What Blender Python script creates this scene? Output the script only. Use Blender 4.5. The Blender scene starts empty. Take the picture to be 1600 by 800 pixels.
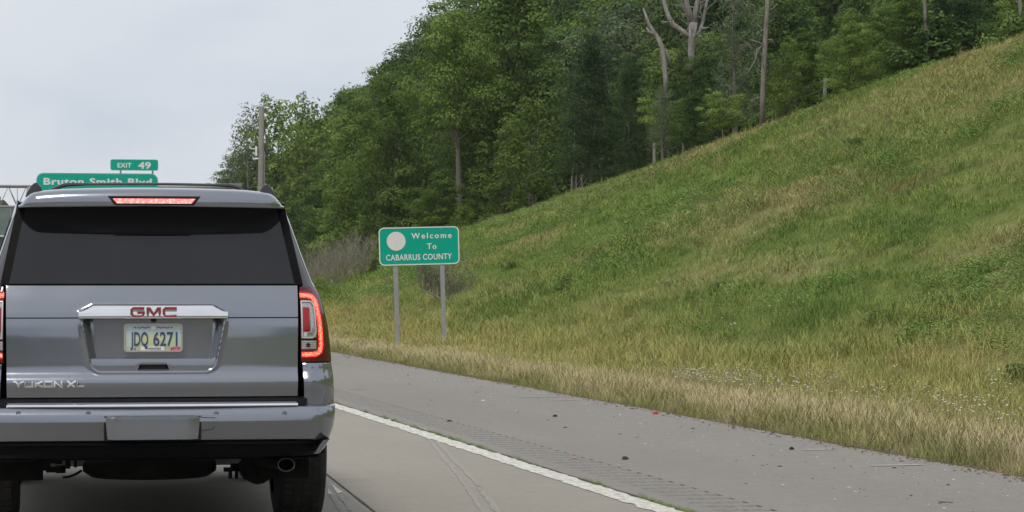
import bpy, bmesh, math, random
import numpy as np
from mathutils import Vector, Matrix

random.seed(7)
RNG = np.random.default_rng(7)
S = bpy.context.scene
COL = S.collection

# ------------------------------------------------------------------ camera
H_CAM = 1.40
F = 4320.0                      # focal length in pixels of a 1600 px wide picture
YAW = math.atan(884 / F)        # the camera looks to the right of the road direction (+Y)
PITCH = math.atan(40 / F)
cam_d = bpy.data.cameras.new('camera')
cam = bpy.data.objects.new('camera', cam_d)
COL.objects.link(cam)
cam_d.sensor_width = 36
cam_d.lens = 36 * F / 1600
cam_d.clip_start = 0.5
cam_d.clip_end = 6000
cam.location = (0, 0, H_CAM)
cam.rotation_euler = (math.pi / 2 + PITCH, 0, -YAW)
S.camera = cam
_R = cam.rotation_euler.to_matrix()
CR, CU, CF = _R @ Vector((1, 0, 0)), _R @ Vector((0, 1, 0)), _R @ Vector((0, 0, -1))
CAM = Vector((0, 0, H_CAM))

def ray(x, y):
    return CF + CR * ((x - 800) / F) + CU * ((400 - y) / F)
def at_depth(x, y, d):
    return CAM + ray(x, y) * d
def at_Y(x, y, Y):
    r = ray(x, y)
    return CAM + r * (Y / r.y)
def on_ground(x, y, z=0.0):
    r = ray(x, y)
    return CAM + r * ((z - H_CAM) / r.z)

# ------------------------------------------------------------------ world, sun, exposure
SUN_EL, SUN_AZ = math.radians(58), math.radians(215)   # azimuth clockwise from +Y: behind the camera, to the left
w = bpy.data.worlds.new('World')
S.world = w
w.use_nodes = True
nt = w.node_tree
nt.nodes.clear()
out = nt.nodes.new('ShaderNodeOutputWorld')
bg = nt.nodes.new('ShaderNodeBackground')
sky = nt.nodes.new('ShaderNodeTexSky')
sky.sky_type = 'NISHITA'
sky.sun_disc = False
sky.sun_elevation = SUN_EL
sky.sun_rotation = SUN_AZ
sky.dust_density = 2.0
tc = nt.nodes.new('ShaderNodeTexCoord')
mp = nt.nodes.new('ShaderNodeMapping')
mp.inputs['Scale'].default_value = (1, 1, 2.6)
ns = nt.nodes.new('ShaderNodeTexNoise')
ns.inputs['Scale'].default_value = 1.9
ns.inputs['Detail'].default_value = 7
ns.inputs['Roughness'].default_value = 0.52
rp = nt.nodes.new('ShaderNodeValToRGB')
rp.color_ramp.elements[0].position = 0.33
rp.color_ramp.elements[0].color = (4.4, 5.1, 6.1, 1)
e_ = rp.color_ramp.elements.new(0.43)
e_.color = (6.15, 6.5, 7.05, 1)
rp.color_ramp.elements[2].position = 0.68
rp.color_ramp.elements[2].color = (7.1, 7.3, 7.55, 1)
mx = nt.nodes.new('ShaderNodeMix')
mx.data_type = 'RGBA'
mx.inputs['Factor'].default_value = 0.95
nt.links.new(tc.outputs['Generated'], mp.inputs['Vector'])
nt.links.new(mp.outputs['Vector'], ns.inputs['Vector'])
nt.links.new(ns.outputs['Fac'], rp.inputs['Fac'])
nt.links.new(sky.outputs['Color'], mx.inputs['A'])
nt.links.new(rp.outputs['Color'], mx.inputs['B'])
nt.links.new(mx.outputs['Result'], bg.inputs['Color'])
bg.inputs['Strength'].default_value = 0.1
nt.links.new(bg.outputs['Background'], out.inputs['Surface'])

sd = bpy.data.lights.new('sun', 'SUN')
sd.energy = 1.5
sd.angle = math.radians(14)
sd.color = (1.0, 0.95, 0.87)
sun = bpy.data.objects.new('sun', sd)
COL.objects.link(sun)
_d = Vector((math.sin(SUN_AZ) * math.cos(SUN_EL), math.cos(SUN_AZ) * math.cos(SUN_EL), math.sin(SUN_EL)))
sun.rotation_euler = _d.to_track_quat('Z', 'Y').to_euler()
sun.location = _d * 60
S.view_settings.view_transform = 'Standard'
S.view_settings.look = 'None'
S.view_settings.exposure = 0.22
S.view_settings.gamma = 1.0
S.cycles.max_bounces = 6
S.cycles.transparent_max_bounces = 8

# ------------------------------------------------------------------ material helpers
class NT:
    def __init__(self, name):
        self.m = bpy.data.materials.new(name)
        self.m.use_nodes = True
        self.t = self.m.node_tree
        self.b = self.t.nodes['Principled BSDF']
        self.out = self.t.nodes['Material Output']
    def n(self, typ, **kw):
        x = self.t.nodes.new('ShaderNode' + typ)
        for k, v in kw.items():
            if k[0].isupper():
                x.inputs[k.replace('_', ' ')].default_value = v
            else:
                setattr(x, k, v)
        return x
    def l(self, a, b):
        self.t.links.new(a, b)
    def pos(self):
        return self.n('NewGeometry').outputs['Position']
    def obj(self):
        return self.n('TexCoord').outputs['Object']
    def noise(self, scale, detail=4, rough=0.55, vec=None, dims=None, stretch=None):
        x = self.n('TexNoise', Scale=scale, Detail=detail, Roughness=rough)
        v = vec if vec is not None else self.pos()
        if stretch:
            mpn = self.n('Mapping')
            mpn.inputs['Scale'].default_value = stretch
            self.l(v, mpn.inputs['Vector'])
            v = mpn.outputs['Vector']
        self.l(v, x.inputs['Vector'])
        return x.outputs['Fac']
    def ramp(self, fac, stops, interp='LINEAR'):
        r = self.n('ValToRGB')
        r.color_ramp.interpolation = interp
        els = r.color_ramp.elements
        while len(els) < len(stops):
            els.new(0.5)
        for e, (p, c) in zip(els, stops):
            e.position = p
            e.color = (*c, 1) if len(c) == 3 else c
        self.l(fac, r.inputs['Fac'])
        return r.outputs['Color']
    def mix(self, fac, a, b, blend='MIX'):
        m = self.n('Mix', data_type='RGBA', blend_type=blend)
        for sock, v in (('Factor', fac), ('A', a), ('B', b)):
            if isinstance(v, (float, int)):
                m.inputs[sock].default_value = v
            elif isinstance(v, tuple):
                m.inputs[sock].default_value = (*v, 1)
            else:
                self.l(v, m.inputs[sock])
        return m.outputs['Result']
    def math(self, op, a, b=None, c=None, clamp=False):
        m = self.n('Math', operation=op, use_clamp=clamp)
        for i, v in enumerate((a, b, c)):
            if v is None:
                continue
            if isinstance(v, (float, int)):
                m.inputs[i].default_value = v
            else:
                self.l(v, m.inputs[i])
        return m.outputs[0]
    def maprange(self, v, a, b, c=0.0, d=1.0):
        m = self.n('MapRange')
        self.l(v, m.inputs[0])
        for i, q in enumerate((a, b, c, d)):
            m.inputs[i + 1].default_value = q
        return m.outputs[0]
    def bump(self, h, strength=0.3, dist=0.02):
        b = self.n('Bump', Strength=strength, Distance=dist)
        self.l(h, b.inputs['Height'])
        self.l(b.outputs['Normal'], self.b.inputs['Normal'])
    def set(self, **kw):
        for k, v in kw.items():
            s = self.b.inputs[k.replace('_', ' ')]
            if isinstance(v, (float, int)):
                s.default_value = v
            elif isinstance(v, tuple):
                s.default_value = (*v, 1)
            else:
                self.l(v, s)
        return self

def simple(name, col, rough=0.6, metal=0.0, var=0.12, scale=8.0, **kw):
    q = NT(name)
    f = q.noise(scale, 5, 0.6, q.obj())
    a = tuple(c * (1 - var) for c in col)
    b = tuple(min(1, c * (1 + var)) for c in col)
    q.set(Base_Color=q.ramp(f, [(0.3, a), (0.7, b)]), Roughness=rough, Metallic=metal, **kw)
    return q.m

M = {}
# --- vehicle
q = NT('grey metallic paint')
fl = q.noise(900, 1, 0.5, q.obj())
dirt = q.noise(3.0, 6, 0.65, q.obj())
c0 = q.ramp(fl, [(0.3, (0.19, 0.207, 0.245)), (0.7, (0.29, 0.312, 0.355))])
c1 = q.mix(q.maprange(dirt, 0.45, 0.8, 0, 0.22), c0, (0.19, 0.18, 0.17))
q.set(Base_Color=c1, Metallic=0.72, Roughness=q.maprange(dirt, 0.3, 0.8, 0.13, 0.24), Coat_Weight=1.0, Coat_Roughness=0.04)
M['paint'] = q.m
M['black'] = simple('black plastic', (0.010, 0.010, 0.012), 0.5, 0, 0.3, 20, Specular_IOR_Level=0.2)
M['under'] = simple('dusty black underbody', (0.006, 0.0055, 0.0055), 0.9, 0, 0.5, 12, Specular_IOR_Level=0.15)
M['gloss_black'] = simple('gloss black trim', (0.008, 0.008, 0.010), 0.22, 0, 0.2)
q = NT('dark tinted glass')
gn = q.noise(1.6, 5, 0.6, q.obj())
q.set(Base_Color=q.ramp(gn, [(0.35, (0.006, 0.006, 0.009)), (0.7, (0.012, 0.012, 0.015))]), Roughness=q.maprange(gn, 0.3, 0.7, 0.02, 0.05), IOR=1.5)
M['glass'] = q.m
M['quarter'] = simple('tinted pillar glass', (0.060, 0.056, 0.066), 0.15, 0, 0.2, 3)
M['gap'] = simple('black rubber seal', (0.004, 0.004, 0.005), 0.6, 0, 0.2, 20, Specular_IOR_Level=0.1)
M['chrome'] = simple('chrome', (0.80, 0.80, 0.81), 0.07, 1.0, 0.04)
M['steel'] = simple('dull steel', (0.35, 0.34, 0.33), 0.4, 1.0, 0.2)
M['exhaust'] = simple('sooty steel', (0.12, 0.115, 0.11), 0.35, 1.0, 0.3)
M['badge_red'] = simple('badge red', (0.30, 0.012, 0.03), 0.3, 0, 0.1)
M['lamp_red'] = simple('lamp red lens', (0.30, 0.010, 0.014), 0.12, 0, 0.15)
M['lamp_dark'] = simple('lamp dark red lens', (0.09, 0.008, 0.012), 0.10, 0, 0.2)
M['lamp_clear'] = simple('lamp clear lens', (0.42, 0.42, 0.42), 0.15, 0.4, 0.35, 60)
M['lamp_white'] = simple('lamp pale bezel', (0.62, 0.60, 0.60), 0.25, 0.2, 0.06)
def emis(name, c0, c1, strength, scale):
    q = NT(name)
    v = q.n('TexVoronoi', Scale=scale)
    q.l(q.obj(), v.inputs['Vector'])
    e = q.ramp(v.outputs['Distance'], [(0.15, c1), (0.6, c0)])
    q.set(Base_Color=(0.5, 0.03, 0.03), Roughness=0.25, Emission_Color=e, Emission_Strength=strength)
    return q.m
M['led'] = emis('glowing red led strip', (0.95, 0.022, 0.018), (1.0, 0.30, 0.16), 1.25, 70)
M['led_core'] = emis('bright led core', (1.0, 0.12, 0.06), (1.0, 0.50, 0.32), 1.3, 110)
M['brake'] = emis('glowing brake light', (1.0, 0.24, 0.20), (1.0, 0.60, 0.55), 1.15, 60)
q = NT('tyre rubber')
q.set(Base_Color=q.ramp(q.noise(14, 5, 0.6, q.obj()), [(0.3, (0.012, 0.012, 0.013)), (0.7, (0.028, 0.027, 0.026))]), Roughness=0.8)
M['tyre'] = q.m
# --- signs
def sheeting(name, col):
    q = NT(name)
    f = q.noise(2.0, 6, 0.6, q.obj())
    st = q.noise(6, 3, 0.5, q.obj(), stretch=(6, 6, 0.4))
    c = q.mix(q.maprange(st, 0.5, 0.8, 0, 0.06), q.ramp(f, [(0.3, tuple(x * 0.94 for x in col)), (0.7, col)]), (0.35, 0.36, 0.33))
    q.set(Base_Color=c, Roughness=0.5, Specular_IOR_Level=0.15)
    return q.m
M['sign_green'] = sheeting('green sign sheeting', (0.002, 0.40, 0.285))
M['sign_white'] = sheeting('white sign sheeting', (0.80, 0.81, 0.80))
M['sign_cover'] = sheeting('off white cover', (0.80, 0.78, 0.77))
M['alu'] = simple('weathered aluminium', (0.40, 0.40, 0.41), 0.5, 0.5, 0.12, 5)
M['gantry'] = simple('galvanised steel', (0.27, 0.26, 0.24), 0.6, 0.4, 0.15, 4)
# --- plate
q = NT('licence plate print')
o = q.n('SeparateXYZ')
q.l(q.obj(), o.inputs[0])
zz = q.maprange(o.outputs['Z'], -0.075, 0.075)
xx = q.math('ABSOLUTE', o.outputs['X'])
base = q.ramp(zz, [(0.0, (0.50, 0.33, 0.20)), (0.12, (0.50, 0.36, 0.22)), (0.2, (0.48, 0.60, 0.32)), (0.48, (0.62, 0.64, 0.36)), (0.7, (0.52, 0.62, 0.60)), (1.0, (0.45, 0.55, 0.72))])
side = q.ramp(q.noise(22, 2, 0.5, q.obj()), [(0.4, (0.38, 0.60, 0.42)), (0.6, (0.48, 0.60, 0.74))])
q.set(Base_Color=q.mix(q.maprange(xx, 0.04, 0.15, 0, 0.75), base, side), Roughness=0.4)
M['plate'] = q.m
M['plate_ink'] = simple('plate navy ink', (0.05, 0.06, 0.17), 0.5)
M['sticker'] = simple('red sticker', (0.75, 0.05, 0.12), 0.5)
# --- roads
def concrete(name, ca, cb, tine=0.0, blot=0.1, agg=0.25):
    q = NT(name)
    p = q.pos()
    big = q.noise(0.45, 6, 0.6, p, stretch=(1, 0.25, 1))
    mid = q.noise(7, 6, 0.65, p)
    fine = q.noise(160, 3, 0.7, p)
    vor = q.n('TexVoronoi', Scale=55.0)
    q.l(p, vor.inputs['Vector'])
    c = q.ramp(big, [(0.3, ca), (0.7, cb)])
    c = q.mix(q.maprange(mid, 0.35, 0.75, 0, 0.5), c, tuple(x * (1 - blot * 2) for x in ca))
    c = q.mix(q.maprange(fine, 0.42, 0.7, 0, agg * 1.3), c, tuple(x * 0.4 for x in ca))
    mid2 = q.noise(38, 4, 0.7, p, stretch=(1, 0.35, 1))
    c = q.mix(q.maprange(mid2, 0.45, 0.7, 0, 0.28), c, tuple(x * 0.6 for x in ca))
    c = q.mix(q.maprange(vor.outputs['Distance'], 0.22, 0.08, 0, agg * 1.6), c, (0.46, 0.44, 0.41))
    h = q.math('ADD', q.math('MULTIPLY', fine, 0.5), q.math('MULTIPLY', mid, 0.5))
    if tine:
        wv = q.noise(1.0, 2, 0.5, p, stretch=(0.6, 55, 1))
        c = q.mix(q.maprange(wv, 0.45, 0.7, 0, tine), c, tuple(x * 0.6 for x in ca))
    q.set(Base_Color=c, Roughness=0.88)
    q.bump(h, 0.8, 0.010)
    return q
q = concrete('lane concrete', (0.32, 0.293, 0.252), (0.385, 0.355, 0.305), 0.32, 0.08)
M['lane'] = q.m
q = concrete('shoulder asphalt', (0.262, 0.243, 0.217), (0.325, 0.302, 0.270), 0.0, 0.13, 0.5)
M['shoulder'] = q.m
M['groove'] = simple('dark groove', (0.195, 0.183, 0.168), 0.95, 0, 0.3, 30)
M['joint'] = simple('joint tar', (0.03, 0.03, 0.028), 0.8, 0, 0.4, 30)
q = NT('worn white road paint')
p = q.pos()
wr = q.noise(18, 7, 0.8, p, stretch=(1, 0.3, 1))
wr2 = q.noise(90, 3, 0.7, p)
k = q.math('ADD', q.math('MULTIPLY', wr, 0.62), q.math('MULTIPLY', wr2, 0.38))
q.set(Base_Color=q.ramp(k, [(0.38, (0.72, 0.70, 0.64)), (0.50, (0.60, 0.58, 0.52)), (0.57, (0.34, 0.32, 0.28))]), Roughness=0.8)
M['road_paint'] = q.m
# --- vegetation
EDGE = 7.53
def patch_color(q, blade):
    """Colour of the verge and bank at a world position: dry straw by the road, olive, then green with dry streaks."""
    p = q.pos()
    sep = q.n('SeparateXYZ')
    q.l(p, sep.inputs[0])
    X = sep.outputs['X']
    wob = q.noise(0.35, 4, 0.6, p)
    Xw = q.math('ADD', X, q.maprange(wob, 0.25, 0.75, -1.6, 1.6))
    n1 = q.noise(0.22, 5, 0.62, p, stretch=(1.0, 0.38, 1))
    n2 = q.noise(0.75, 5, 0.6, p, stretch=(1.0, 0.5, 1))
    n3 = q.noise(0.13, 3, 0.5, p, stretch=(1.3, 0.4, 1))
    green = q.ramp(n2, [(0.3, (0.115, 0.195, 0.045)), (0.52, (0.200, 0.285, 0.072)), (0.72, (0.300, 0.335, 0.105))])
    dry = q.ramp(n2, [(0.3, (0.36, 0.300, 0.150)), (0.6, (0.45, 0.390, 0.195)), (0.8, (0.43, 0.310, 0.19))])
    olive = q.ramp(n2, [(0.3, (0.29, 0.31, 0.095)), (0.55, (0.42, 0.39, 0.155)), (0.8, (0.49, 0.35, 0.18))])
    straw = q.ramp(q.noise(1.6, 3, 0.6, p), [(0.35, (0.36, 0.32, 0.17)), (0.55, (0.51, 0.43, 0.27)), (0.8, (0.58, 0.50, 0.35))])
    c = q.mix(q.maprange(n1, 0.50, 0.66, 0, 0.85), green, dry)
    rust = q.noise(0.55, 6, 0.7, p, stretch=(1.0, 0.45, 1))
    c = q.mix(q.maprange(rust, 0.58, 0.70, 0, 0.7), c, (0.27, 0.165, 0.095))
    c = q.mix(q.maprange(q.math('ADD', X, q.maprange(q.noise(0.1, 3, 0.5, p), 0.3, 0.7, -7.0, 7.0)), 19, 29, 0.0, 0.65), c, q.mix(q.maprange(n3, 0.4, 0.6), olive, dry))
    c = q.mix(q.maprange(Xw, 14.5, 11.5), c, olive)
    c = q.mix(q.math('MULTIPLY', q.maprange(Xw, 11.0, 9.5), q.maprange(q.noise(0.5, 4, 0.65, p), 0.34, 0.54, 0.15, 1.0)), c, straw)
    c = q.mix(q.math('MULTIPLY', q.maprange(q.math('ADD', X, q.maprange(q.noise(0.8, 3, 0.6, p), 0.3, 0.7, -0.25, 0.25)), EDGE + 0.55, EDGE + 0.15), 0.75), c, (0.20, 0.235, 0.075))
    return c, X, Xw

q = NT('grass blades')
c, X, Xw = patch_color(q, True)
oi = q.n('ObjectInfo')
at = q.n('Attribute', attribute_name='tint')
v = q.math('ADD', q.math('MULTIPLY', oi.outputs['Random'], 0.45), q.math('MULTIPLY', at.outputs['Fac'], 0.55))
c = q.mix(1.0, c, q.ramp(v, [(0.0, (0.62, 0.66, 0.60)), (0.5, (1.0, 1.0, 1.0)), (1.0, (1.42, 1.36, 1.30))]), 'MULTIPLY')
q.set(Base_Color=c, Roughness=0.7, Specular_IOR_Level=0.05)
M['blade'] = q.m
q = NT('broad weed leaves')
oi = q.n('ObjectInfo')
at = q.n('Attribute', attribute_name='tint')
v = q.math('ADD', q.math('MULTIPLY', oi.outputs['Random'], 0.5), q.math('MULTIPLY', at.outputs['Fac'], 0.5))
q.set(Base_Color=q.ramp(v, [(0.1, (0.085, 0.165, 0.040)), (0.5, (0.185, 0.285, 0.068)), (1.0, (0.31, 0.39, 0.11))]), Roughness=0.6, Specular_IOR_Level=0.08)
M['weed'] = q.m
q = NT('ground')
c, X, Xw = patch_color(q, False)
f = q.noise(9, 6, 0.7)
c = q.mix(q.maprange(f, 0.35, 0.7, 0.35, 0.85), c, (0.085, 0.085, 0.036))  # dark mottling: shade between the tufts put into the ground colour
c = q.mix(q.maprange(X, 7.75, 7.5), c, (0.085, 0.060, 0.038))
# forest floor beyond the bank
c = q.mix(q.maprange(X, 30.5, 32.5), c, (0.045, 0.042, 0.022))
q.set(Base_Color=c, Roughness=1.0, Specular_IOR_Level=0.0)
q.bump(q.noise(5, 6, 0.7), 0.5, 0.08)
M['ground'] = q.m

def leaf_mat(name, dark, mid, light, transl=0.28, hue=0.4):
    q = NT(name)
    oi = q.n('ObjectInfo')
    at = q.n('Attribute', attribute_name='tint')
    v = q.math('ADD', q.math('MULTIPLY', oi.outputs['Random'], hue), q.math('MULTIPLY', at.outputs['Fac'], 1 - hue))
    c = q.ramp(v, [(0.12, dark), (0.48, mid), (0.85, light)])
    q.set(Base_Color=c, Roughness=0.6, Specular_IOR_Level=0.08)
    tr = q.n('BsdfTranslucent')
    q.l(c, tr.inputs['Color'])
    ms = q.n('MixShader')
    ms.inputs[0].default_value = transl
    q.l(q.b.outputs[0], ms.inputs[1])
    q.l(tr.outputs[0], ms.inputs[2])
    q.l(ms.outputs[0], q.out.inputs['Surface'])
    return q.m
M['leaf_a'] = leaf_mat('oak leaves', (0.035, 0.065, 0.017), (0.109, 0.178, 0.041), (0.253, 0.350, 0.084))
M['leaf_b'] = leaf_mat('maple leaves', (0.031, 0.062, 0.018), (0.094, 0.159, 0.044), (0.217, 0.301, 0.084))
M['leaf_c'] = leaf_mat('pale young leaves', (0.065, 0.102, 0.022), (0.161, 0.236, 0.052), (0.309, 0.406, 0.105))
M['leaf_c2'] = leaf_mat('yellow green leaves', (0.048, 0.082, 0.018), (0.127, 0.201, 0.041), (0.253, 0.350, 0.084))
M['leaf_w'] = leaf_mat('weed plant leaves', (0.060, 0.106, 0.032), (0.132, 0.207, 0.063), (0.253, 0.350, 0.112))
M['leaf_d'] = leaf_mat('cedar needles', (0.020, 0.038, 0.017), (0.048, 0.090, 0.032), (0.105, 0.168, 0.056))
M['leaf_e'] = leaf_mat('grey green leaves', (0.046, 0.066, 0.033), (0.109, 0.155, 0.076), (0.239, 0.294, 0.168))
def bark(name, a, b):
    q = NT(name)
    f = q.noise(5, 6, 0.7, q.obj(), stretch=(4, 4, 0.8))
    q.set(Base_Color=q.ramp(f, [(0.3, a), (0.65, b)]), Roughness=0.9)
    q.bump(f, 0.6, 0.04)
    return q.m
M['bark'] = bark('brown grey bark', (0.055, 0.045, 0.035), (0.15, 0.125, 0.10))
M['bark_pale'] = bark('pale bark', (0.13, 0.115, 0.095), (0.27, 0.245, 0.21))
q = NT('bare dead wood')
f = q.noise(2.2, 6, 0.7, q.obj(), stretch=(3, 3, 0.6))
q.set(Base_Color=q.ramp(f, [(0.36, (0.13, 0.085, 0.065)), (0.45, (0.20, 0.18, 0.16)), (0.7, (0.33, 0.32, 0.30))]), Roughness=0.9)
q.bump(f, 0.5, 0.04)
M['dead'] = q.m
M['twig'] = bark('dry twig', (0.17, 0.152, 0.115), (0.33, 0.30, 0.235))
M['pole_wood'] = bark('weathered utility pole wood', (0.19, 0.182, 0.162), (0.31, 0.30, 0.275))
M['far_leaf'] = leaf_mat('distant leaves', (0.030, 0.05, 0.02), (0.055, 0.085, 0.03), (0.085, 0.12, 0.045))

# ------------------------------------------------------------------ object helpers
def tag(o, label=None, cat=None, group=None, kind=None):
    if label: o['label'] = label
    if cat: o['category'] = cat
    if group: o['group'] = group
    if kind: o['kind'] = kind
    return o

def empty(name, loc=(0, 0, 0), rz=0.0, label=None, cat=None, group=None):
    o = bpy.data.objects.new(name, None)
    COL.objects.link(o)
    o.empty_display_size = 0.3
    o.location = loc
    o.rotation_euler = (0, 0, rz)
    return tag(o, label, cat, group)

def link(name, me, parent=None, mats=None):
    o = bpy.data.objects.new(name, me)
    COL.objects.link(o)
    if parent is not None:
        o.parent = parent
    if mats is not None:
        for m in (mats if isinstance(mats, (list, tuple)) else [mats]):
            me.materials.append(m)
    return o

class MB:
    """collects faces and links them as ONE mesh object"""
    def __init__(self):
        self.v, self.f, self.mi = [], [], []
    def add(self, vs, fs, mi=0):
        o = len(self.v)
        self.v.extend(tuple(x) for x in vs)
        self.f.extend(tuple(i + o for i in f) for f in fs)
        self.mi.extend([mi] * len(fs))
        return self
    def box(self, a, b, mi=0, rz=0.0, taper=0.0):
        x0, y0, z0 = a
        x1, y1, z1 = b
        cx, cy = (x0 + x1) / 2, (y0 + y1) / 2
        vs = []
        for z in (z0, z1):
            t = 1 - taper if z == z1 else 1
            for x, y in ((x0, y0), (x1, y0), (x1, y1), (x0, y1)):
                dx, dy = (x - cx) * t, (y - cy) * t
                vs.append((cx + dx * math.cos(rz) - dy * math.sin(rz), cy + dx * math.sin(rz) + dy * math.cos(rz), z))
        return self.add(vs, [(0, 3, 2, 1), (4, 5, 6, 7), (0, 1, 5, 4), (1, 2, 6, 5), (2, 3, 7, 6), (3, 0, 4, 7)], mi)
    def tube(self, pts, rad, n=8, mi=0, cap=True):
        pts = [Vector(p) for p in pts]
        if not isinstance(rad, (list, tuple)):
            rad = [rad] * len(pts)
        rings = []
        prev = None
        for i, p in enumerate(pts):
            d = (pts[min(i + 1, len(pts) - 1)] - pts[max(i - 1, 0)])
            d = d.normalized() if d.length > 1e-9 else Vector((0, 0, 1))
            if prev is None:
                a = Vector((1, 0, 0)) if abs(d.x) < 0.8 else Vector((0, 1, 0))
                u = d.cross(a).normalized()
            else:
                u = (prev - d * prev.dot(d))
                u = u.normalized() if u.length > 1e-6 else d.orthogonal().normalized()
            prev = u
            v = d.cross(u)
            rings.append([p + (u * math.cos(2 * math.pi * k / n) + v * math.sin(2 * math.pi * k / n)) * rad[i] for k in range(n)])
        vs = [q for r in rings for q in r]
        fs = []
        for i in range(len(rings) - 1):
            for k in range(n):
                k2 = (k + 1) % n
                fs.append((i * n + k, i * n + k2, (i + 1) * n + k2, (i + 1) * n + k))
        if cap:
            fs.append(tuple(range(n - 1, -1, -1)))
            fs.append(tuple((len(rings) - 1) * n + k for k in range(n)))
        return self.add(vs, fs, mi)
    def prism(self, poly, ya, yb, mi=0):
        """polygon in (x, z), extruded from ya to yb along y"""
        n = len(poly)
        vs = [(x, ya, z) for x, z in poly] + [(x, yb, z) for x, z in poly]
        fs = [tuple(range(n)), tuple(range(2 * n - 1, n - 1, -1))]
        for i in range(n):
            j = (i + 1) % n
            fs.append((j, i, n + i, n + j))
        return self.add(vs, fs, mi)
    def grid(self, P, closed_u=False, closed_v=False, mi=0):
        nu, nv = len(P), len(P[0])
        vs = [p for row in P for p in row]
        fs = []
        for i in range(nu if closed_u else nu - 1):
            for j in range(nv if closed_v else nv - 1):
                i2, j2 = (i + 1) % nu, (j + 1) % nv
                fs.append((i * nv + j, i2 * nv + j, i2 * nv + j2, i * nv + j2))
        return self.add(vs, fs, mi)
    def mesh(self, name, smooth=False, angle=None, fix=True):
        me = bpy.data.meshes.new(name)
        me.from_pydata(self.v, [], self.f)
        me.polygons.foreach_set('material_index', self.mi)
        if fix:
            bm = bmesh.new()
            bm.from_mesh(me)
            bmesh.ops.recalc_face_normals(bm, faces=bm.faces)
            bm.to_mesh(me)
            bm.free()
        if smooth:
            me.polygons.foreach_set('use_smooth', [True] * len(me.polygons))
            if angle:
                me.set_sharp_from_angle(angle=math.radians(angle))
        me.update()
        return me
    def build(self, name, mats, parent=None, smooth=False, angle=None, bevel=0.0):
        o = link(name, self.mesh(name, smooth, angle), parent, mats)
        if bevel:
            b = o.modifiers.new('bevel', 'BEVEL')
            b.width = bevel
            b.segments = 2
            b.limit_method = 'ANGLE'
            b.angle_limit = math.radians(35)
        return o

def fast_mesh(name, V, Fq, tint=None, smooth=False):
    """V (n,3), Fq (m,k) numpy arrays of equal-sided faces"""
    me = bpy.data.meshes.new(name)
    n, (m, k) = len(V), Fq.shape
    me.vertices.add(n)
    me.vertices.foreach_set('co', V.astype(np.float32).ravel())
    me.loops.add(m * k)
    me.loops.foreach_set('vertex_index', Fq.astype(np.int32).ravel())
    me.polygons.add(m)
    me.polygons.foreach_set('loop_start', np.arange(0, m * k, k, dtype=np.int32))
    me.update(calc_edges=True)
    if tint is not None:
        a = me.attributes.new('tint', 'FLOAT', 'POINT')
        a.data.foreach_set('value', tint.astype(np.float32))
    if smooth:
        me.polygons.foreach_set('use_smooth', np.ones(m, dtype=bool))
    return me

def text_mesh(s, height, name, bold=0.0, xs=1.0, spacing=1.0, depth=0.004, width=None):
    """builtin-font text as a mesh in the x-z plane facing -y, centred, of the given cap height"""
    cu = bpy.data.curves.new(name, 'FONT')
    cu.body = s
    cu.size = 1.0
    cu.offset = bold
    cu.space_character = spacing
    cu.extrude = 0.02
    cu.resolution_u = 4
    cu.align_x = 'LEFT'
    tmp = bpy.data.objects.new('tmp', cu)
    COL.objects.link(tmp)
    bpy.context.view_layer.update()
    dg = bpy.context.evaluated_depsgraph_get()
    me = bpy.data.meshes.new_from_object(tmp.evaluated_get(dg))
    bpy.data.objects.remove(tmp)
    n = len(me.vertices)
    co = np.zeros(n * 3, dtype=np.float32)
    me.vertices.foreach_get('co', co)
    co = co.reshape(-1, 3)
    cap = 0.73
    sc = height / cap
    lo, hi = co[:, 0].min(), co[:, 0].max()
    sx = sc * xs if width is None else width / (hi - lo)
    o = np.zeros_like(co)
    o[:, 0] = (co[:, 0] - (lo + hi) / 2) * sx
    o[:, 2] = (co[:, 1] - cap / 2) * sc
    o[:, 1] = -co[:, 2] * depth / 0.04
    me.vertices.foreach_set('co', o.ravel())
    me.update()
    me.name = name
    return me

def interp(x, xs, ys):
    return float(np.interp(x, xs, ys))

# ------------------------------------------------------------------ terrain
EDGE = 7.53
CREST_Y = [-200, 0, 40, 77, 102, 120, 132, 159, 185, 205, 240, 300, 2000]
CREST_H = [10.5, 10.3, 9.55, 8.45, 7.05, 6.05, 5.2, 3.65, 2.3, 1.6, 1.2, 1.0, 1.0]
_ph = RNG.uniform(0, 6.28, (14, 2))
_kk = [(0.21, 0.13), (0.47, -0.19), (0.33, 0.41), (0.9, 0.35), (-0.7, 0.55), (1.3, -0.4), (0.15, 0.07), (1.9, 0.8), (-1.7, 1.1), (2.6, -1.3), (3.3, 1.7), (0.6, 0.9), (1.1, 1.4), (2.2, 0.4)]
def tnoise(X, Y):
    r = 0
    for (a, b), (p1, p2) in zip(_kk, _ph):
        k = math.hypot(a, b)
        r = r + np.sin(a * X + b * Y + p1) * np.cos(b * 0.7 * X - a * 0.6 * Y + p2) * 0.05 / (0.35 + k)
    return r
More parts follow.
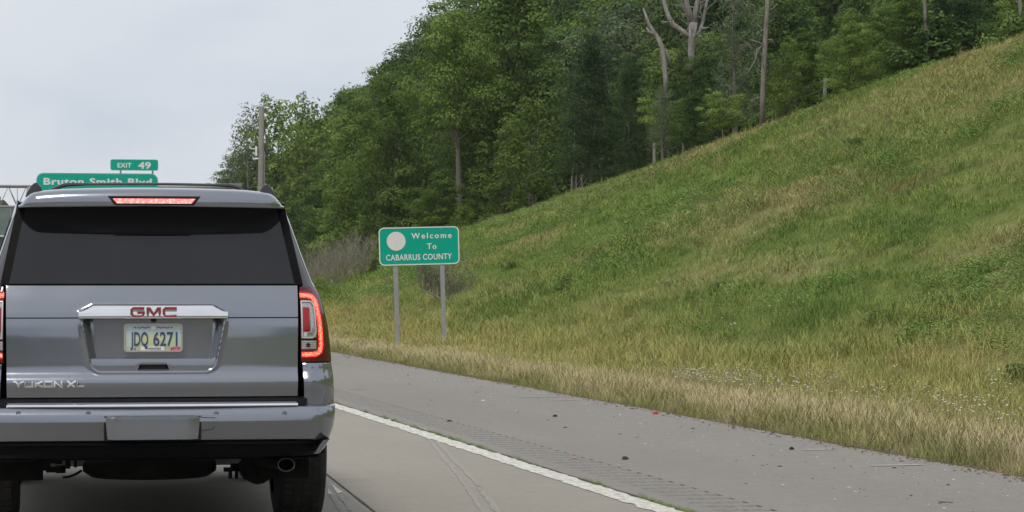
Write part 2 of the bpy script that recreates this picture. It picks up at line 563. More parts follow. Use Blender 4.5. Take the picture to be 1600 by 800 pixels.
def terrain(X, Y):
    X = np.asarray(X, dtype=float); Y = np.asarray(Y, dtype=float)
    h = np.interp(Y, CREST_Y, CREST_H)
    t = np.clip((X - 10.6) / (30.0 - 10.6), 0, 1)
    prof = np.where(t < 0.16, t * t / 0.32, t - 0.08) / 0.92
    soft = np.clip((t - 0.86) / 0.14, 0, 1)
    prof = prof - 0.05 * soft * soft
    z = h * prof
    z = z - np.clip((X - 30) / 25, 0, 1) * 0.9 * (h > 2)
    z = z - 0.20 * np.exp(-((X - 10.2) / 1.5) ** 2)
    amp = np.clip((X - 8.5) / 4, 0, 1)
    z = z + tnoise(X, Y) * amp * 0.6
    # left of the road: median and far side, slightly lower
    z = np.where(X < -13, -0.35, z)
    z = np.where((X > -13.01) & (X < EDGE), -0.06, z)
    z = np.where((X >= EDGE) & (X < 8.2), -0.05 + (X - EDGE) * 0.05, z)
    # distant wooded hills to close the view
    R = np.hypot(X, Y)
    z = z + np.clip((R - 700) / 500, 0, 1) * 1.5
    return z

xs = np.unique(np.concatenate([np.linspace(-1500, -60, 19), np.linspace(-60, -13, 8), [-13, -12.9], np.linspace(-12.5, EDGE - 0.1, 8), [EDGE - 0.02, EDGE], np.arange(EDGE + 0.2, 34, 0.33), np.linspace(34.5, 90, 30), np.linspace(110, 1500, 18)]))
ys = np.unique(np.concatenate([np.linspace(-1200, -60, 14), np.linspace(-50, 8, 9), np.arange(10, 60, 0.45), np.arange(60, 260, 0.9), np.linspace(262, 420, 24), np.linspace(450, 2200, 24)]))
XX, YY = np.meshgrid(xs, ys, indexing='ij')
ZZ = terrain(XX, YY)
V = np.stack([XX.ravel(), YY.ravel(), ZZ.ravel()], 1)
nx, ny = len(xs), len(ys)
ii, jj = np.meshgrid(np.arange(nx - 1), np.arange(ny - 1), indexing='ij')
a = (ii * ny + jj).ravel()
Fq = np.stack([a, a + ny, a + ny + 1, a + 1], 1)
gme = fast_mesh('ground', V, Fq, smooth=True)
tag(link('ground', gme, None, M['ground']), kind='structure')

# ------------------------------------------------------------------ road
FOG0, FOG1 = 4.215, 4.385           # fog line
SH0 = 4.41                         # shoulder begins after the weedy joint
def sheet(name, x0, x1, y0, y1, z, mat, wob0=0.0, wob1=0.0, step=1.0, thick=0.0, seed=0, x_step=None):
    r = np.random.default_rng(seed)
    Ys = [y0]
    while Ys[-1] < y1:
        Ys.append(Ys[-1] + step * (1 if Ys[-1] < 90 else 4 if Ys[-1] < 250 else 30))
    Ys = np.array(Ys)
    e0 = x0 + r.normal(0, 1, len(Ys)) * wob0
    e1 = x1 + r.normal(0, 1, len(Ys)) * wob1
    m = MB()
    P = [[(e0[i], Ys[i], z), (e1[i], Ys[i], z)] for i in range(len(Ys))]
    m.grid(P)
    if thick:
        m.grid([[(e1[i], Ys[i], z), (e1[i], Ys[i], z - thick)] for i in range(len(Ys))])
    return tag(m.build(name, mat), kind='structure')
sheet('road', -12.8, SH0 - 0.005, -60, 1400, 0.0, M['lane'], step=20)

# shoulder: a sheet whose rumble strip is milled as real grooves
RS0, RS1, PITCH_R = 4.60, 4.98, 0.305
m = MB()
gy0, gy1 = 15.0, 62.0
ng = int((gy1 - gy0) / PITCH_R)
zs_ = 0.0
prev = gy0
strip = []
for i in range(ng):
    g = gy0 + i * PITCH_R
    strip += [(g, 0.0), (g + 0.045, -0.008), (g + 0.09, -0.011), (g + 0.135, -0.008), (g + 0.18, 0.0)]
strip.append((gy1, 0.0))
for i in range(len(strip) - 1):
    (ya, za), (yb, zb) = strip[i], strip[i + 1]
    low = za < 0 or zb < 0
    m.add([(RS0, ya, za), (RS1, ya, za), (RS1, yb, zb), (RS0, yb, zb)], [(0, 1, 2, 3)], 1 if low else 0)
    if low:   # little end walls of a groove
        for xe in (RS0, RS1):
            m.add([(xe, ya, za), (xe, ya, 0), (xe, yb, 0), (xe, yb, zb)], [(0, 1, 2, 3)], 1)
r = np.random.default_rng(5)
Ys = list(np.arange(10, 90, 0.35)) + list(np.arange(90, 420, 4)) + list(np.arange(420, 1400, 40))
Ys = [-60] + Ys
ed = [EDGE + r.normal(0, 0.012) + 0.03 * math.sin(y * 0.9) * math.sin(y * 0.23) for y in Ys]
m.grid([[(SH0 + 0.005, y, 0), (RS0, y, 0)] for y in Ys])
m.grid([[(RS1, y, 0), (e, y, 0), (e + 0.01, y, -0.06)] for y, e in zip(Ys, ed)])
m.grid([[(RS0, y, 0), (RS1, y, 0)] for y in (-60, gy0)])
m.grid([[(RS0, y, 0), (RS1, y, 0)] for y in (gy1, 1400)])
me = m.mesh('shoulder', fix=False)
sh = link('shoulder', me, None, [M['shoulder'], M['groove']])
tag(sh, kind='structure')

# fog line painted just inside the joint
def painted(name, x0, x1, y0, y1, seed, wob=0.006, z=0.004, mat='road_paint', step=0.22):
    return sheet(name, x0, x1, y0, y1, z, M[mat], wob, wob, step, 0, seed)
painted('edge_line', FOG0, FOG1, 2, 700, 1, 0.009, step=0.12)
# dark joint between lane slab and shoulder
painted('shoulder_joint', FOG1 + 0.004, FOG1 + 0.034, 8, 400, 2, 0.006, 0.003, 'joint', 0.3)
# lane lines further left, mostly hidden by the vehicle
for k, xl in enumerate((0.1 - 0.5, -4.15, -7.9)):
    m = MB()
    for i in range(30):
        y = -40 + i * 12.2 + k * 2
        m.add([(xl, y, 0.004), (xl + 0.12, y, 0.004), (xl + 0.12, y + 3.05, 0.004), (xl, y + 3.05, 0.004)], [(0, 1, 2, 3)])
    tag(m.build('lane_line', M['road_paint']), kind='structure')
painted('left_edge_line', -11.6, -11.45, -40, 700, 3, 0.005)
# diagonal joint and paint remnant by the rear tyre
def ribbon_ground(name, pts, wd, z, mat, jit=0.0):
    r = random.Random(3)
    P = []
    pts = [Vector(p) for p in pts]
    for i in range(len(pts)):
        d = (pts[min(i + 1, len(pts) - 1)] - pts[max(i - 1, 0)]).normalized()
        nrm = Vector((d.y, -d.x, 0))
        a, b = pts[i] - nrm * (wd / 2 + r.uniform(-jit, jit)), pts[i] + nrm * (wd / 2 + r.uniform(-jit, jit))
        P.append([(a.x, a.y, z), (b.x, b.y, z)])
    return tag(MB().grid(P).build(name, mat), kind='structure')
a, b = on_ground(515, 745.5), on_ground(585, 800)
ribbon_ground('slab_joint', [a + (a - b) * 6 * (1 - t) + (b - a) * 2.0 * t for t in np.linspace(0, 1, 40)], 0.016, 0.0035, M['joint'], 0.003)
poly = [on_ground(517, 756), on_ground(536, 770), on_ground(526.5, 771.2)]
m = MB(); m.add([(p.x, p.y, 0.004) for p in poly], [(0, 1, 2)])
tag(m.build('lane_marking_remnant', M['road_paint']), kind='structure')
poly = [on_ground(513, 764), on_ground(519, 772), on_ground(512, 772)]
m = MB(); m.add([(p.x, p.y, 0.004) for p in poly], [(0, 1, 2)])
tag(m.build('lane_marking_remnant', M['road_paint']), kind='structure')
# tyre scuffs on the slab: thin darker rubber film
q = NT('tyre scuff on concrete')
p = q.pos()
s1 = q.noise(30, 5, 0.8, p, stretch=(3, 0.25, 1))
q.set(Base_Color=q.ramp(s1, [(0.40, (0.35, 0.325, 0.285)), (0.62, (0.23, 0.215, 0.195))]), Roughness=0.85)
M['scuff'] = q.m
for (x0, y0, x1, y1, wd) in ((655, 668, 722, 752, 0.03), (662, 668, 748, 760, 0.035), (722, 752, 765, 815, 0.03), (748, 762, 790, 815, 0.04), (519, 772, 540, 805, 0.05), (530, 772, 560, 808, 0.05)):
    a, b = on_ground(x0, y0), on_ground(x1, y1)
    ribbon_ground('tyre_scuff', [a.lerp(b, t) for t in np.linspace(0, 1, 14)], wd, 0.0028, M['scuff'], wd * 0.3)
# short pale marker plates set in the shoulder
for k, (x, y, wd) in enumerate(((560, 608, 0.26), (545, 554, 0.55), (644, 581, 0.4), (841, 621, 0.5), (1279, 703, 0.3), (1400, 727.5, 0.42), (880, 626, 0.4))):
    p_ = on_ground(x, y)
    m = MB(); m.add([(p_.x - wd / 2, p_.y - 0.05, 0.004), (p_.x + wd / 2, p_.y - 0.04, 0.004), (p_.x + wd / 2 - 0.02, p_.y + 0.07, 0.004), (p_.x - wd / 2 + 0.03, p_.y + 0.05, 0.004)], [(0, 1, 2, 3)])
    tag(m.build('shoulder_paint_patch', simple('faded pale patch', (0.36, 0.345, 0.325), 0.9, 0, 0.2, 20) if k == 0 else bpy.data.materials['faded pale patch']), kind='structure')

#PART2
# ------------------------------------------------------------------ the vehicle in front
VO = at_depth(240.6, 440, 15.0)
VO = Vector((VO.x, VO.y, 0.0))
VRZ = -(99 + 84) / F
EX = Vector((math.cos(VRZ), math.sin(VRZ), 0))
EY = Vector((-math.sin(VRZ), math.cos(VRZ), 0))
def Q(px, py, y=0.0):
    """point of the vehicle's cross-plane at local y, measured off the photograph: returns (x, z)"""
    r = ray(px, py)
    t = (y - (CAM - VO).dot(EY)) / r.dot(EY)
    p = CAM + r * t - VO
    return p.dot(EX), p.z

HWT = [(0.30, 0.90), (0.45, 0.925), (0.53, 0.965), (0.60, 0.985), (0.70, 0.995), (0.80, 0.993), (0.90, 0.987), (0.955, 0.98), (1.05, 0.972), (1.15, 0.960), (1.226, 0.945), (1.323, 0.920), (1.366, 0.898), (1.40, 0.880), (1.5, 0.845), (1.6, 0.812), (1.7, 0.780), (1.81, 0.742), (1.86, 0.70)]
def hw(z, y=0.0):
    b = np.interp(z, [p[0] for p in HWT], [p[1] for p in HWT])
    t = min(max((y - 0.1) / 1.0, 0), 1)
    t = t * t * (3 - 2 * t)
    f = 1 + 0.032 * t
    if y > 4.7:
        f *= 1 - 0.13 * ((y - 4.7) / 1.0) ** 2
    return float(b) * f
TGT = [(0.30, 0.16), (0.53, 0.10), (0.72, 0.085), (0.78, 0.070), (0.835, 0.046), (0.86, 0.044), (0.885, 0.060), (0.90, 0.081), (0.93, 0.085), (1.0, 0.0855), (1.1, 0.0865), (1.17, 0.0905), (1.22, 0.103), (1.30, 0.132), (1.383, 0.166), (1.5, 0.215), (1.6, 0.262), (1.7, 0.312), (1.80, 0.365), (1.9, 0.42)]
def _smooth_table(tab, n=400, k=9):
    zz_ = np.linspace(tab[0][0], tab[-1][0], n)
    yy_ = np.interp(zz_, [p[0] for p in tab], [p[1] for p in tab])
    pad = np.concatenate([np.full(k, yy_[0]), yy_, np.full(k, yy_[-1])])
    ker = np.hanning(2 * k + 1); ker /= ker.sum()
    return zz_, np.convolve(pad, ker, 'same')[k:-k]
_tz, _ty = _smooth_table(TGT)
def tg(z):
    return float(np.interp(z, _tz, _ty))
def crown(x, z):
    h = hw(z)
    a = abs(x)
    c = 0.045 * (a / h) ** 2
    e = max(0.0, (a - (h - 0.12)) / 0.12)
    return c + 0.10 * e ** 2.6
def surf(x, z):
    return tg(z) + crown(x, z)

suv = empty('suv', VO, VRZ, 'grey metallic full-size SUV seen from behind with its brake lights on, stopped in the lane', 'car')

def patch(name, mat, c, nu, nv, off, thick=0.01, parent=None, fn=None, smooth=True, base=None):
    """thin curved panel. c = (x,z) of bottom-left, bottom-right, top-right, top-left. y follows the rear surface minus off"""
    fn = fn or surf
    parent = parent or suv
    def P(u, v):
        x = (c[0][0] * (1 - u) + c[1][0] * u) * (1 - v) + (c[3][0] * (1 - u) + c[2][0] * u) * v
        z = (c[0][1] * (1 - u) + c[1][1] * u) * (1 - v) + (c[3][1] * (1 - u) + c[2][1] * u) * v
        return x, z
    m = MB()
    fr = [[None] * (nv + 1) for _ in range(nu + 1)]
    bk = [[None] * (nv + 1) for _ in range(nu + 1)]
    for i in range(nu + 1):
        for j in range(nv + 1):
            x, z = P(i / nu, j / nv)
            y = fn(x, z)
            fr[i][j] = (x, y - off, z)
            bk[i][j] = (x, y - off + thick, z)
    m.grid(fr)
    rim = [(i, 0) for i in range(nu)] + [(nu, j) for j in range(nv)] + [(i, nv) for i in range(nu, 0, -1)] + [(0, j) for j in range(nv, 0, -1)]
    o0 = len(m.v)
    m.v.extend([fr[i][j] for i, j in rim] + [bk[i][j] for i, j in rim])
    n = len(rim)
    for k in range(n):
        m.f.append((o0 + k, o0 + (k + 1) % n, o0 + n + (k + 1) % n, o0 + n + k)); m.mi.append(0)
    me = m.mesh(name, smooth, 40, fix=False)
    return link(name, me, parent, mat)

def mirrored(c):
    a, b, cc, d = c
    return [(-b[0], b[1]), (-a[0], a[1]), (-d[0], d[1]), (-cc[0], cc[1])]

# --- body shell: a loft from the rear edge to the nose
YL = [0.0, 0.02, 0.06, 0.12, 0.2, 0.35, 0.55, 0.8, 1.1, 1.5, 2.0, 2.6, 3.1, 3.5, 3.7, 3.9, 4.1, 4.3, 4.5, 4.8, 5.1, 5.35, 5.5, 5.58]
def ztop(y):
    return interp(y, [0, 0.6, 3.4, 3.7, 4.35, 4.5, 5.2, 5.45, 5.6], [1.868, 1.872, 1.86, 1.80, 1.33, 1.27, 1.17, 1.08, 0.95])
def zbot(y):
    return interp(y, [0, 0.5, 5.0, 5.6], [0.42, 0.36, 0.34, 0.50])
def section(yu):
    zt, zb = ztop(yu), zbot(yu)
    zs = zt - 0.05
    P = []
    for j in range(27):
        z = zb + (zs - zb) * j / 26
        h = hw(min(z, 1.81), yu)
        if zt < 1.3:
            h = min(h, 0.99) * (1 - 0.04 * max(0, (z - 0.9)))
        yy = yu
        if yu < 0.9:
            ys_ = surf(hw(z) - 0.001, z) + 0.03
            yy = ys_ + (0.9 - ys_) * (yu / 0.9)
        P.append((h, yy, z))
    x0 = P[-1][0]
    y0_ = P[-1][1]
    for j, a_ in enumerate((20, 45, 70)):
        a_ = math.radians(a_)
        P.append((x0 - 0.09 * (1 - math.cos(a_)), y0_, zs + 0.04 * math.sin(a_)))
    xr = P[-1][0]
    for t in (0.75, 0.5, 0.25, 0.0):
        P.append((xr * t, y0_, zs + 0.04 + 0.028 * (1 - t * t)))
    return P
def full(P):
    return [(x, y, z) for x, y, z in P] + [(-x, y, z) for x, y, z in reversed(P[:-1])]
m = MB()
m.grid([full(section(y)) for y in YL])
Pn = full(section(YL[-1]))
nS = len(Pn)
m.f.append(tuple((len(YL) - 1) * nS + k for k in range(nS))); m.mi.append(0)
# bottom closed along the sills, rear closed by a recessed cap
for i in range(len(YL) - 1):
    m.f.append((i * nS, i * nS + nS - 1, (i + 1) * nS + nS - 1, (i + 1) * nS)); m.mi.append(0)
R0 = full(section(YL[0]))
o0 = len(m.v)
m.v.extend([(x * 0.90, y + 0.10, 0.45 + (z - 0.45) * 0.97) for x, y, z in R0])
for k in range(nS):
    m.f.append((k, (k + 1) % nS, o0 + (k + 1) % nS, o0 + k)); m.mi.append(1)
m.f.append(tuple(o0 + k for k in range(nS))); m.mi.append(1)
me = m.mesh('body', True, 32)
body = link('body', me, suv, [M['paint'], M['black']])
# inner jamb behind the tailgate: black recess that shows in the panel gaps
m = MB()
ZJ = np.linspace(0.60, 1.82, 20)
m.grid([[(sx * f * hw(z), tg(z) + crown(hw(z), z) * (1.0 if abs(f) > 0.9 else 0.55) + (0.03 if abs(f) > 0.9 else 0.11), z) for z in ZJ] for sx, f in ((-1, 0.995), (-1, 0.93), (-1, 0.86), (-1, 0.5), (1, 0.0), (1, 0.5), (1, 0.86), (1, 0.93), (1, 0.995))])
m.build('tailgate_frame', M['gap'], suv)

# wheel arches cut out of the body
cut = MB()
for yw in (1.27, 4.62):
    for sx in (-1, 1):
        pts = [(math.cos(a_) * 0.47, math.sin(a_) * 0.47) for a_ in np.linspace(0, 2 * math.pi, 29)[:-1]]
        x0, x1 = (0.66, 1.3) if sx > 0 else (-1.3, -0.66)
        vs = [(x0, yw + p, 0.41 + q_) for p, q_ in pts] + [(x1, yw + p, 0.41 + q_) for p, q_ in pts]
        n = len(pts)
        cut.add(vs, [tuple(range(n)), tuple(range(2 * n - 1, n - 1, -1))] + [(i, n + i, n + (i + 1) % n, (i + 1) % n) for i in range(n)])
    cut.v = cut.v
cutm = cut.mesh('cut')
cuto = bpy.data.objects.new('cut', cutm)
COL.objects.link(cuto)
bpy.context.view_layer.update()
sol = body.modifiers.new('cut', 'BOOLEAN')
sol.operation = 'DIFFERENCE'
sol.object = cuto
sol.solver = 'EXACT'
cuto.parent = suv
bpy.context.view_layer.update()
dg = bpy.context.evaluated_depsgraph_get()
try:
    nm = bpy.data.meshes.new_from_object(body.evaluated_get(dg))
    if len(nm.polygons) > 200:
        body.modifiers.clear()
        body.data = nm
        nm.name = 'body'
    else:
        body.modifiers.clear()
except Exception:
    body.modifiers.clear()
bpy.data.objects.remove(cuto)

# --- tailgate: two skins either side of the seam, with the plate recess pressed into them
def sdf_recess(x, z):
    """signed distance to the recess (negative inside): a trapezoid, wide at the top"""
    zt_, zb_ = 1.262, 0.912
    t = (z - zb_) / (zt_ - zb_)
    half = 0.332 + 0.068 * min(max(t, -0.3), 1.2)
    chamf = 0.0
    d = max(abs(x) - half, z - zt_, zb_ - z)
    # rounded lower corners and chamfered upper corners
    cx_, cz_ = abs(x) - (half - 0.05), (zb_ + 0.05) - z
    if cx_ > 0 and cz_ > 0:
        d = max(d, math.hypot(cx_, cz_) - 0.05)
    d = max(d, (abs(x) - half + (z - zt_) * 2.1 + 0.075) / 2.3)
    return d
def tail_y(x, z):
    y = surf(x, z)
    d = sdf_recess(x, z)
    # raised bead round the recess
    y -= (0.012 if z < 1.19 else 0.006) * math.exp(-((d - 0.004) / 0.011) ** 2)
    t = min(max(-(d) / 0.045, 0), 1)
    t = t * t * (3 - 2 * t)
    y += 0.062 * t
    return y - 0.012
TGW = 0.789
def tail_panel(name, z0, z1, nx, nz):
    m = MB()
    def half(z):
        return TGW + 0.012 * (z - 1.0)
    def pt(i, j):
        z = z0 + (z1 - z0) * j / nz
        x = half(z) * (2 * i / nx - 1)
        return x, z
    P = [[(pt(i, j)[0], tail_y(*pt(i, j)), pt(i, j)[1]) for j in range(nz + 1)] for i in range(nx + 1)]
    m.grid(P)
    # returned flanges
    for row in (P[0], P[-1], [P[i][0] for i in range(nx + 1)], [P[i][-1] for i in range(nx + 1)]):
        sx = 0
        m.grid([[p, (p[0] * 0.997, p[1] + 0.006, p[2]), (p[0] * 0.995, p[1] + 0.05, p[2])] for p in row])
    return link(name, m.mesh(name, True, 50, fix=False), suv, M['paint'])
tail_panel('tailgate', 0.772, 1.199, 240, 72)
up = tail_panel('tailgate_upper_panel', 1.205, 1.378, 240, 30)

# rear window, with black edge band
GL0, GL1 = 1.388, 1.84
def gl_half(z):
    return interp(z, [1.388, 1.80, 1.84], [0.778, 0.697, 0.688])
gfn = lambda x, z: tg(z) + 0.045 * (x / 0.9) ** 2
patch('rear_window', M['glass'], [(-gl_half(GL0), GL0), (gl_half(GL0), GL0), (gl_half(GL1), GL1), (-gl_half(GL1), GL1)], 24, 16, 0.008, 0.01, fn=gfn)
patch('window_surround', M['gap'], [(-gl_half(GL0) - 0.048, GL0 - 0.006), (gl_half(GL0) + 0.048, GL0 - 0.006), (gl_half(GL1) + 0.048, GL1), (-gl_half(GL1) - 0.048, GL1)], 24, 16, -0.004, 0.01, fn=gfn)
# black band along the top of the window, dipping in the middle
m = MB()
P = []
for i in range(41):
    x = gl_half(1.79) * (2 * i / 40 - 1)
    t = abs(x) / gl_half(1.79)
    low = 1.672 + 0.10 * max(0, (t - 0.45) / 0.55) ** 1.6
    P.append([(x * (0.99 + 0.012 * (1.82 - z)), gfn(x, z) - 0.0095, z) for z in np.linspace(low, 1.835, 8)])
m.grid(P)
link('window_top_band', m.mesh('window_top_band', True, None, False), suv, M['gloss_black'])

# pillar glass on both rear corners
for sx in (1, -1):
    pts = []
    m = MB()
    P = []
    for j in range(17):
        z = 1.372 + (1.805 - 1.372) * j / 16
        xi = interp(z, [1.372, 1.81], [0.824, 0.728])
        xo = hw(z) - 0.006
        row = []
        for k in range(7):
            x = xi + (max(xo, xi + 0.01) - xi) * k / 6
            row.append((sx * x, surf(min(x, hw(z)), z) - 0.004, z))
        P.append(row)
    m.grid(P)
    inner = [[p[0], (p[0][0], p[0][1] + 0.03, p[0][2])] for p in P]
    m.grid(inner)
    link('pillar_glass', m.mesh('pillar_glass', True, 40, False), suv, M['quarter'])
    # painted roof pillar that shows as a bright rim outside the pillar glass
    m = MB()
    P = []
    for j in range(23):
        z = 1.345 + (1.852 - 1.345) * j / 22
        h = hw(min(z, 1.81))
        y0_ = surf(h - 0.001, min(z, 1.83)) + 0.012
        c_ = [(h - 0.012, y0_ - 0.020), (h - 0.002, y0_ - 0.024), (h + 0.006, y0_ - 0.006), (h + 0.008, y0_ + 0.04), (h + 0.004, y0_ + 0.2)]
        P.append([(sx * x, y, z) for x, y in c_])
    m.grid(P)
    link('pillar_trim', m.mesh('pillar_trim', True, 60, True), suv, M['paint'])

# --- spoiler
def spoiler_sec(t):
    """t in -1..1"""
    a_ = abs(t)
    x = t * 0.731
    e = max(0, (a_ - 0.86) / 0.14)
    zt_ = 1.919 - 0.020 * a_ ** 2 - 0.012 * max(0, (a_ - 0.7) / 0.3) - 0.078 * e ** 2.0
    zb_ = 1.813 - 0.008 * a_
    zt_ = max(zt_, zb_ + 0.02)
    yb_ = 0.165 + 0.055 * a_ ** 2 + 0.10 * e ** 2
    hgt = zt_ - zb_
    return [(x, yb_ + 0.22, zb_ + 0.004), (x, yb_ + 0.03, zb_ - 0.002), (x, yb_ + 0.004, zb_ + 0.003), (x, yb_, zb_ + 0.012), (x, yb_ - 0.002, zb_ + 0.3 * hgt), (x, yb_ + 0.008, zb_ + 0.62 * hgt),
            (x, yb_ + 0.026, zb_ + 0.82 * hgt), (x, yb_ + 0.055, zb_ + 0.93 * hgt), (x, yb_ + 0.11, zt_), (x, yb_ + 0.25, zt_ - 0.004), (x, yb_ + 0.55, min(zt_ - 0.012, 1.892 - 0.02 * a_ ** 2)), (x, yb_ + 0.60, 1.84)]
m = MB()
TS = list(np.linspace(-1, -0.86, 10)) + list(np.linspace(-0.82, 0.82, 24)) + list(np.linspace(0.86, 1, 10))
m.grid([spoiler_sec(t) for t in TS])
for t in (-1, 1):
    s_ = spoiler_sec(t)
    m.add(s_, [tuple(range(len(s_)))])
link('roof_spoiler', m.mesh('roof_spoiler', True, 50), suv, M['paint'])
# high brake light set into the spoiler face
def spface(x, z):
    a_ = abs(x) / 0.731
    return 0.165 + 0.055 * a_ ** 2 + 0.012 * max(0, (z - 1.83) / 0.05)
hbx = Q(170, 312, 0.16)[0], Q(312, 312, 0.16)[0]
hz0, hz1 = Q(240, 319.5, 0.16)[1], Q(240, 307, 0.16)[1]
hl = patch('high_brake_light', M['black'], [(hbx[0] + 0.03, hz0 - 0.004), (hbx[1] - 0.03, hz0 - 0.004), (hbx[1] + 0.006, hz1 + 0.002), (hbx[0] - 0.006, hz1 + 0.002)], 12, 2, 0.006, 0.012, fn=spface)
patch('lamp_strip', M['brake'], [(hbx[0] + 0.045, hz0 + 0.006), (hbx[1] - 0.045, hz0 + 0.006), (hbx[1] - 0.022, hz1 - 0.012), (hbx[0] + 0.022, hz1 - 0.012)], 12, 2, 0.009, 0.004, parent=hl, fn=spface)

# --- roof rails, fins and cross bars
for sx in (1, -1):
    m = MB()
    m.grid([[(sx * (0.675 + 0.016 * math.cos(a_)), y, 1.915 - (0.035 if y in (0.45, 3.3) else 0) + 0.02 * math.sin(a_)) for a_ in np.linspace(0, 2 * math.pi, 9)[:-1]] for y in (0.45, 0.6, 1.5, 2.4, 3.15, 3.3)], closed_v=True)
    for y in (0.62, 1.9, 3.1):
        m.box((sx * 0.675 - 0.014, y, 1.85), (sx * 0.675 + 0.014, y + 0.16, 1.91))
    rail = m.build('roof_rail', M['gloss_black'], suv, True, 40)
    m = MB()
    xa, zb_ = 0.643, 1.888
    # triangular end foot
    prof = [(-0.060, 1.872), (0.056, 1.868), (0.048, 1.890), (0.022, 1.930), (0.006, 1.948), (-0.010, 1.948), (-0.032, 1.922), (-0.050, 1.892)]
    for k in range(1):
        vs = [(sx * (0.640 + x), 0.40, z) for x, z in prof] + [(sx * (0.640 + x * 0.5), 0.62, 1.86 + (z - 1.86) * 0.9) for x, z in prof]
        n = len(prof)
        m.add(vs, [tuple(range(n)), tuple(range(2 * n - 1, n - 1, -1))] + [(i, n + i, n + (i + 1) % n, (i + 1) % n) for i in range(n)])
    m.build('rail_foot', M['quarter'], suv, False, None, 0.004)
for yb in (0.95, 2.6):
    m = MB()
    P = []
    dz = 0 if yb < 1 else -0.035
    for t in np.linspace(-1, 1, 33):
        a_ = abs(t)
        z = 1.963 - 0.010 * a_ ** 2 - 0.040 * max(0, (a_ - 0.82) / 0.18) ** 1.6 + dz
        th = 0.0085 + 0.007 * max(0, (a_ - 0.6) / 0.4)
        P.append([(t * 0.567, yb + dy, z + q_ * th) for dy, q_ in ((-0.035, -0.3), (-0.02, 0.8), (0.02, 1.0), (0.045, 0.2), (0.03, -0.9), (-0.02, -1.0))])
    m.grid(P, closed_v=True)
    for sx in (1, -1):
        m.box((sx * 0.60 - 0.06, yb - 0.03, 1.885), (sx * 0.60 + 0.06, yb + 0.04, 1.915 + dz))
    m.build('roof_cross_bar', M['gloss_black'], suv, True, 40)
for x in (-0.42, -0.25, -0.08, 0.09, 0.26, 0.43):
    MB().box((x - 0.022, 0.95, 1.87), (x + 0.022, 3.1, 1.912)).build('roof_rib', M['paint'], suv, False, None, 0.008)
m = MB()
m.prism([(-0.03, 1.89), (0.03, 1.89), (0.012, 1.925), (-0.012, 1.925)], 3.0, 3.18)
m.build('antenna', M['gloss_black'], suv, False, None, 0.006)

# --- chrome badge bar and letters
cz0, cz1 = Q(240, 498, 0.06)[1], Q(240, 475.5, 0.06)[1]
bx0, bx1 = 0.405, 0.335
def bar_y(z):
    t = (z - cz0) / (cz1 - cz0)
    return t
m = MB()
P = []
base_y = surf(0, 1.23) - 0.012
for i in range(61):
    t = 2 * i / 60 - 1
    x = t * 0.404
    a_ = abs(t)
    top = cz1 - max(0, (a_ - 0.80) / 0.20) * 0.030
    yb = base_y + 0.035 * (x / 0.9) ** 2
    col_ = [(cz0, 0.02), (cz0, -0.030), (cz0 + 0.003, -0.0345), (cz0 + 0.016, -0.0350), (cz0 + 0.029, -0.0335), (cz0 + 0.038, -0.0295), (min(cz0 + 0.055, top - 0.012), -0.019), (top - 0.008, -0.008), (top, 0.004), (top + 0.002, 0.02)]
    P.append([(x, yb + dy, min(z, top + 0.002)) for z, dy in col_])
m.grid(P)
link('chrome_badge_bar', m.mesh('chrome_badge_bar', True, 45), suv, M['chrome'])
# letters drawn as strokes
def stroke_mesh(paths, wd, dep, yb, name, mats, parent, flare=0.0):
    m = MB()
    for pts, closed in paths:
        n = len(pts)
        L, Rr = [], []
        for i in range(n):
            p = Vector(pts[i])
            a_ = Vector(pts[i - 1]) if (i > 0 or closed) else None
            b_ = Vector(pts[(i + 1) % n]) if (i < n - 1 or closed) else None
            d1 = (p - a_).normalized() if a_ is not None else None
            d2 = (b_ - p).normalized() if b_ is not None else None
            if d1 is None: d1 = d2
            if d2 is None: d2 = d1
            n1, n2 = Vector((-d1.y, d1.x)), Vector((-d2.y, d2.x))
            mt = (n1 + n2)
            mt = mt.normalized() if mt.length > 1e-6 else n1
            k = wd / 2 / max(0.45, mt.dot(n1))
            ext = Vector((0, 0))
            if flare and (a_ is None): ext = -d1 * flare
            if flare and (b_ is None): ext = d2 * flare
            L.append(p + ext + mt * k); Rr.append(p + ext - mt * k)
        P = []
        rng = list(range(n)) + ([0] if closed else [])
        for i in rng:
            l, r_ = L[i], Rr[i]
            P.append([(l.x, yb, l.y), (l.x, yb - dep, l.y), (r_.x, yb - dep, r_.y), (r_.x, yb, r_.y)])
        m.grid(P)
        if not closed:
            for e in (P[0], P[-1]):
                m.add(e, [(0, 1, 2, 3)])
    return m.build(name, mats, parent)
gx0, gx1 = Q(205, 488, 0.03)[0], Q(276, 488, 0.03)[0]
gz0, gz1 = Q(240, 494.6, 0.03)[1], Q(240, 481.4, 0.03)[1]
gw = (gx1 - gx0)
lw = gw * 0.29
gap = (gw - 3 * lw) / 2
def boxpt(x0, w_, pts, zz0=None, zz1=None, c=0):
    return [(x0 + u * w_, zz0 + v * (zz1 - zz0)) for u, v in pts]
Gp = boxpt(gx0, lw, [(0.97, 0.95), (0.2, 0.95), (0.05, 0.78), (0.05, 0.22), (0.2, 0.05), (0.8, 0.05), (0.95, 0.2), (0.95, 0.46), (0.5, 0.46)], gz0, gz1)
Mp = boxpt(gx0 + lw + gap, lw, [(0.05, 0.0), (0.05, 0.92), (0.18, 0.92), (0.5, 0.12), (0.82, 0.92), (0.95, 0.92), (0.95, 0.0)], gz0, gz1)
Cp = boxpt(gx0 + 2 * (lw + gap), lw, [(1.0, 0.95), (0.2, 0.95), (0.05, 0.78), (0.05, 0.22), (0.2, 0.05), (1.0, 0.05)], gz0, gz1)
yb = base_y - 0.022
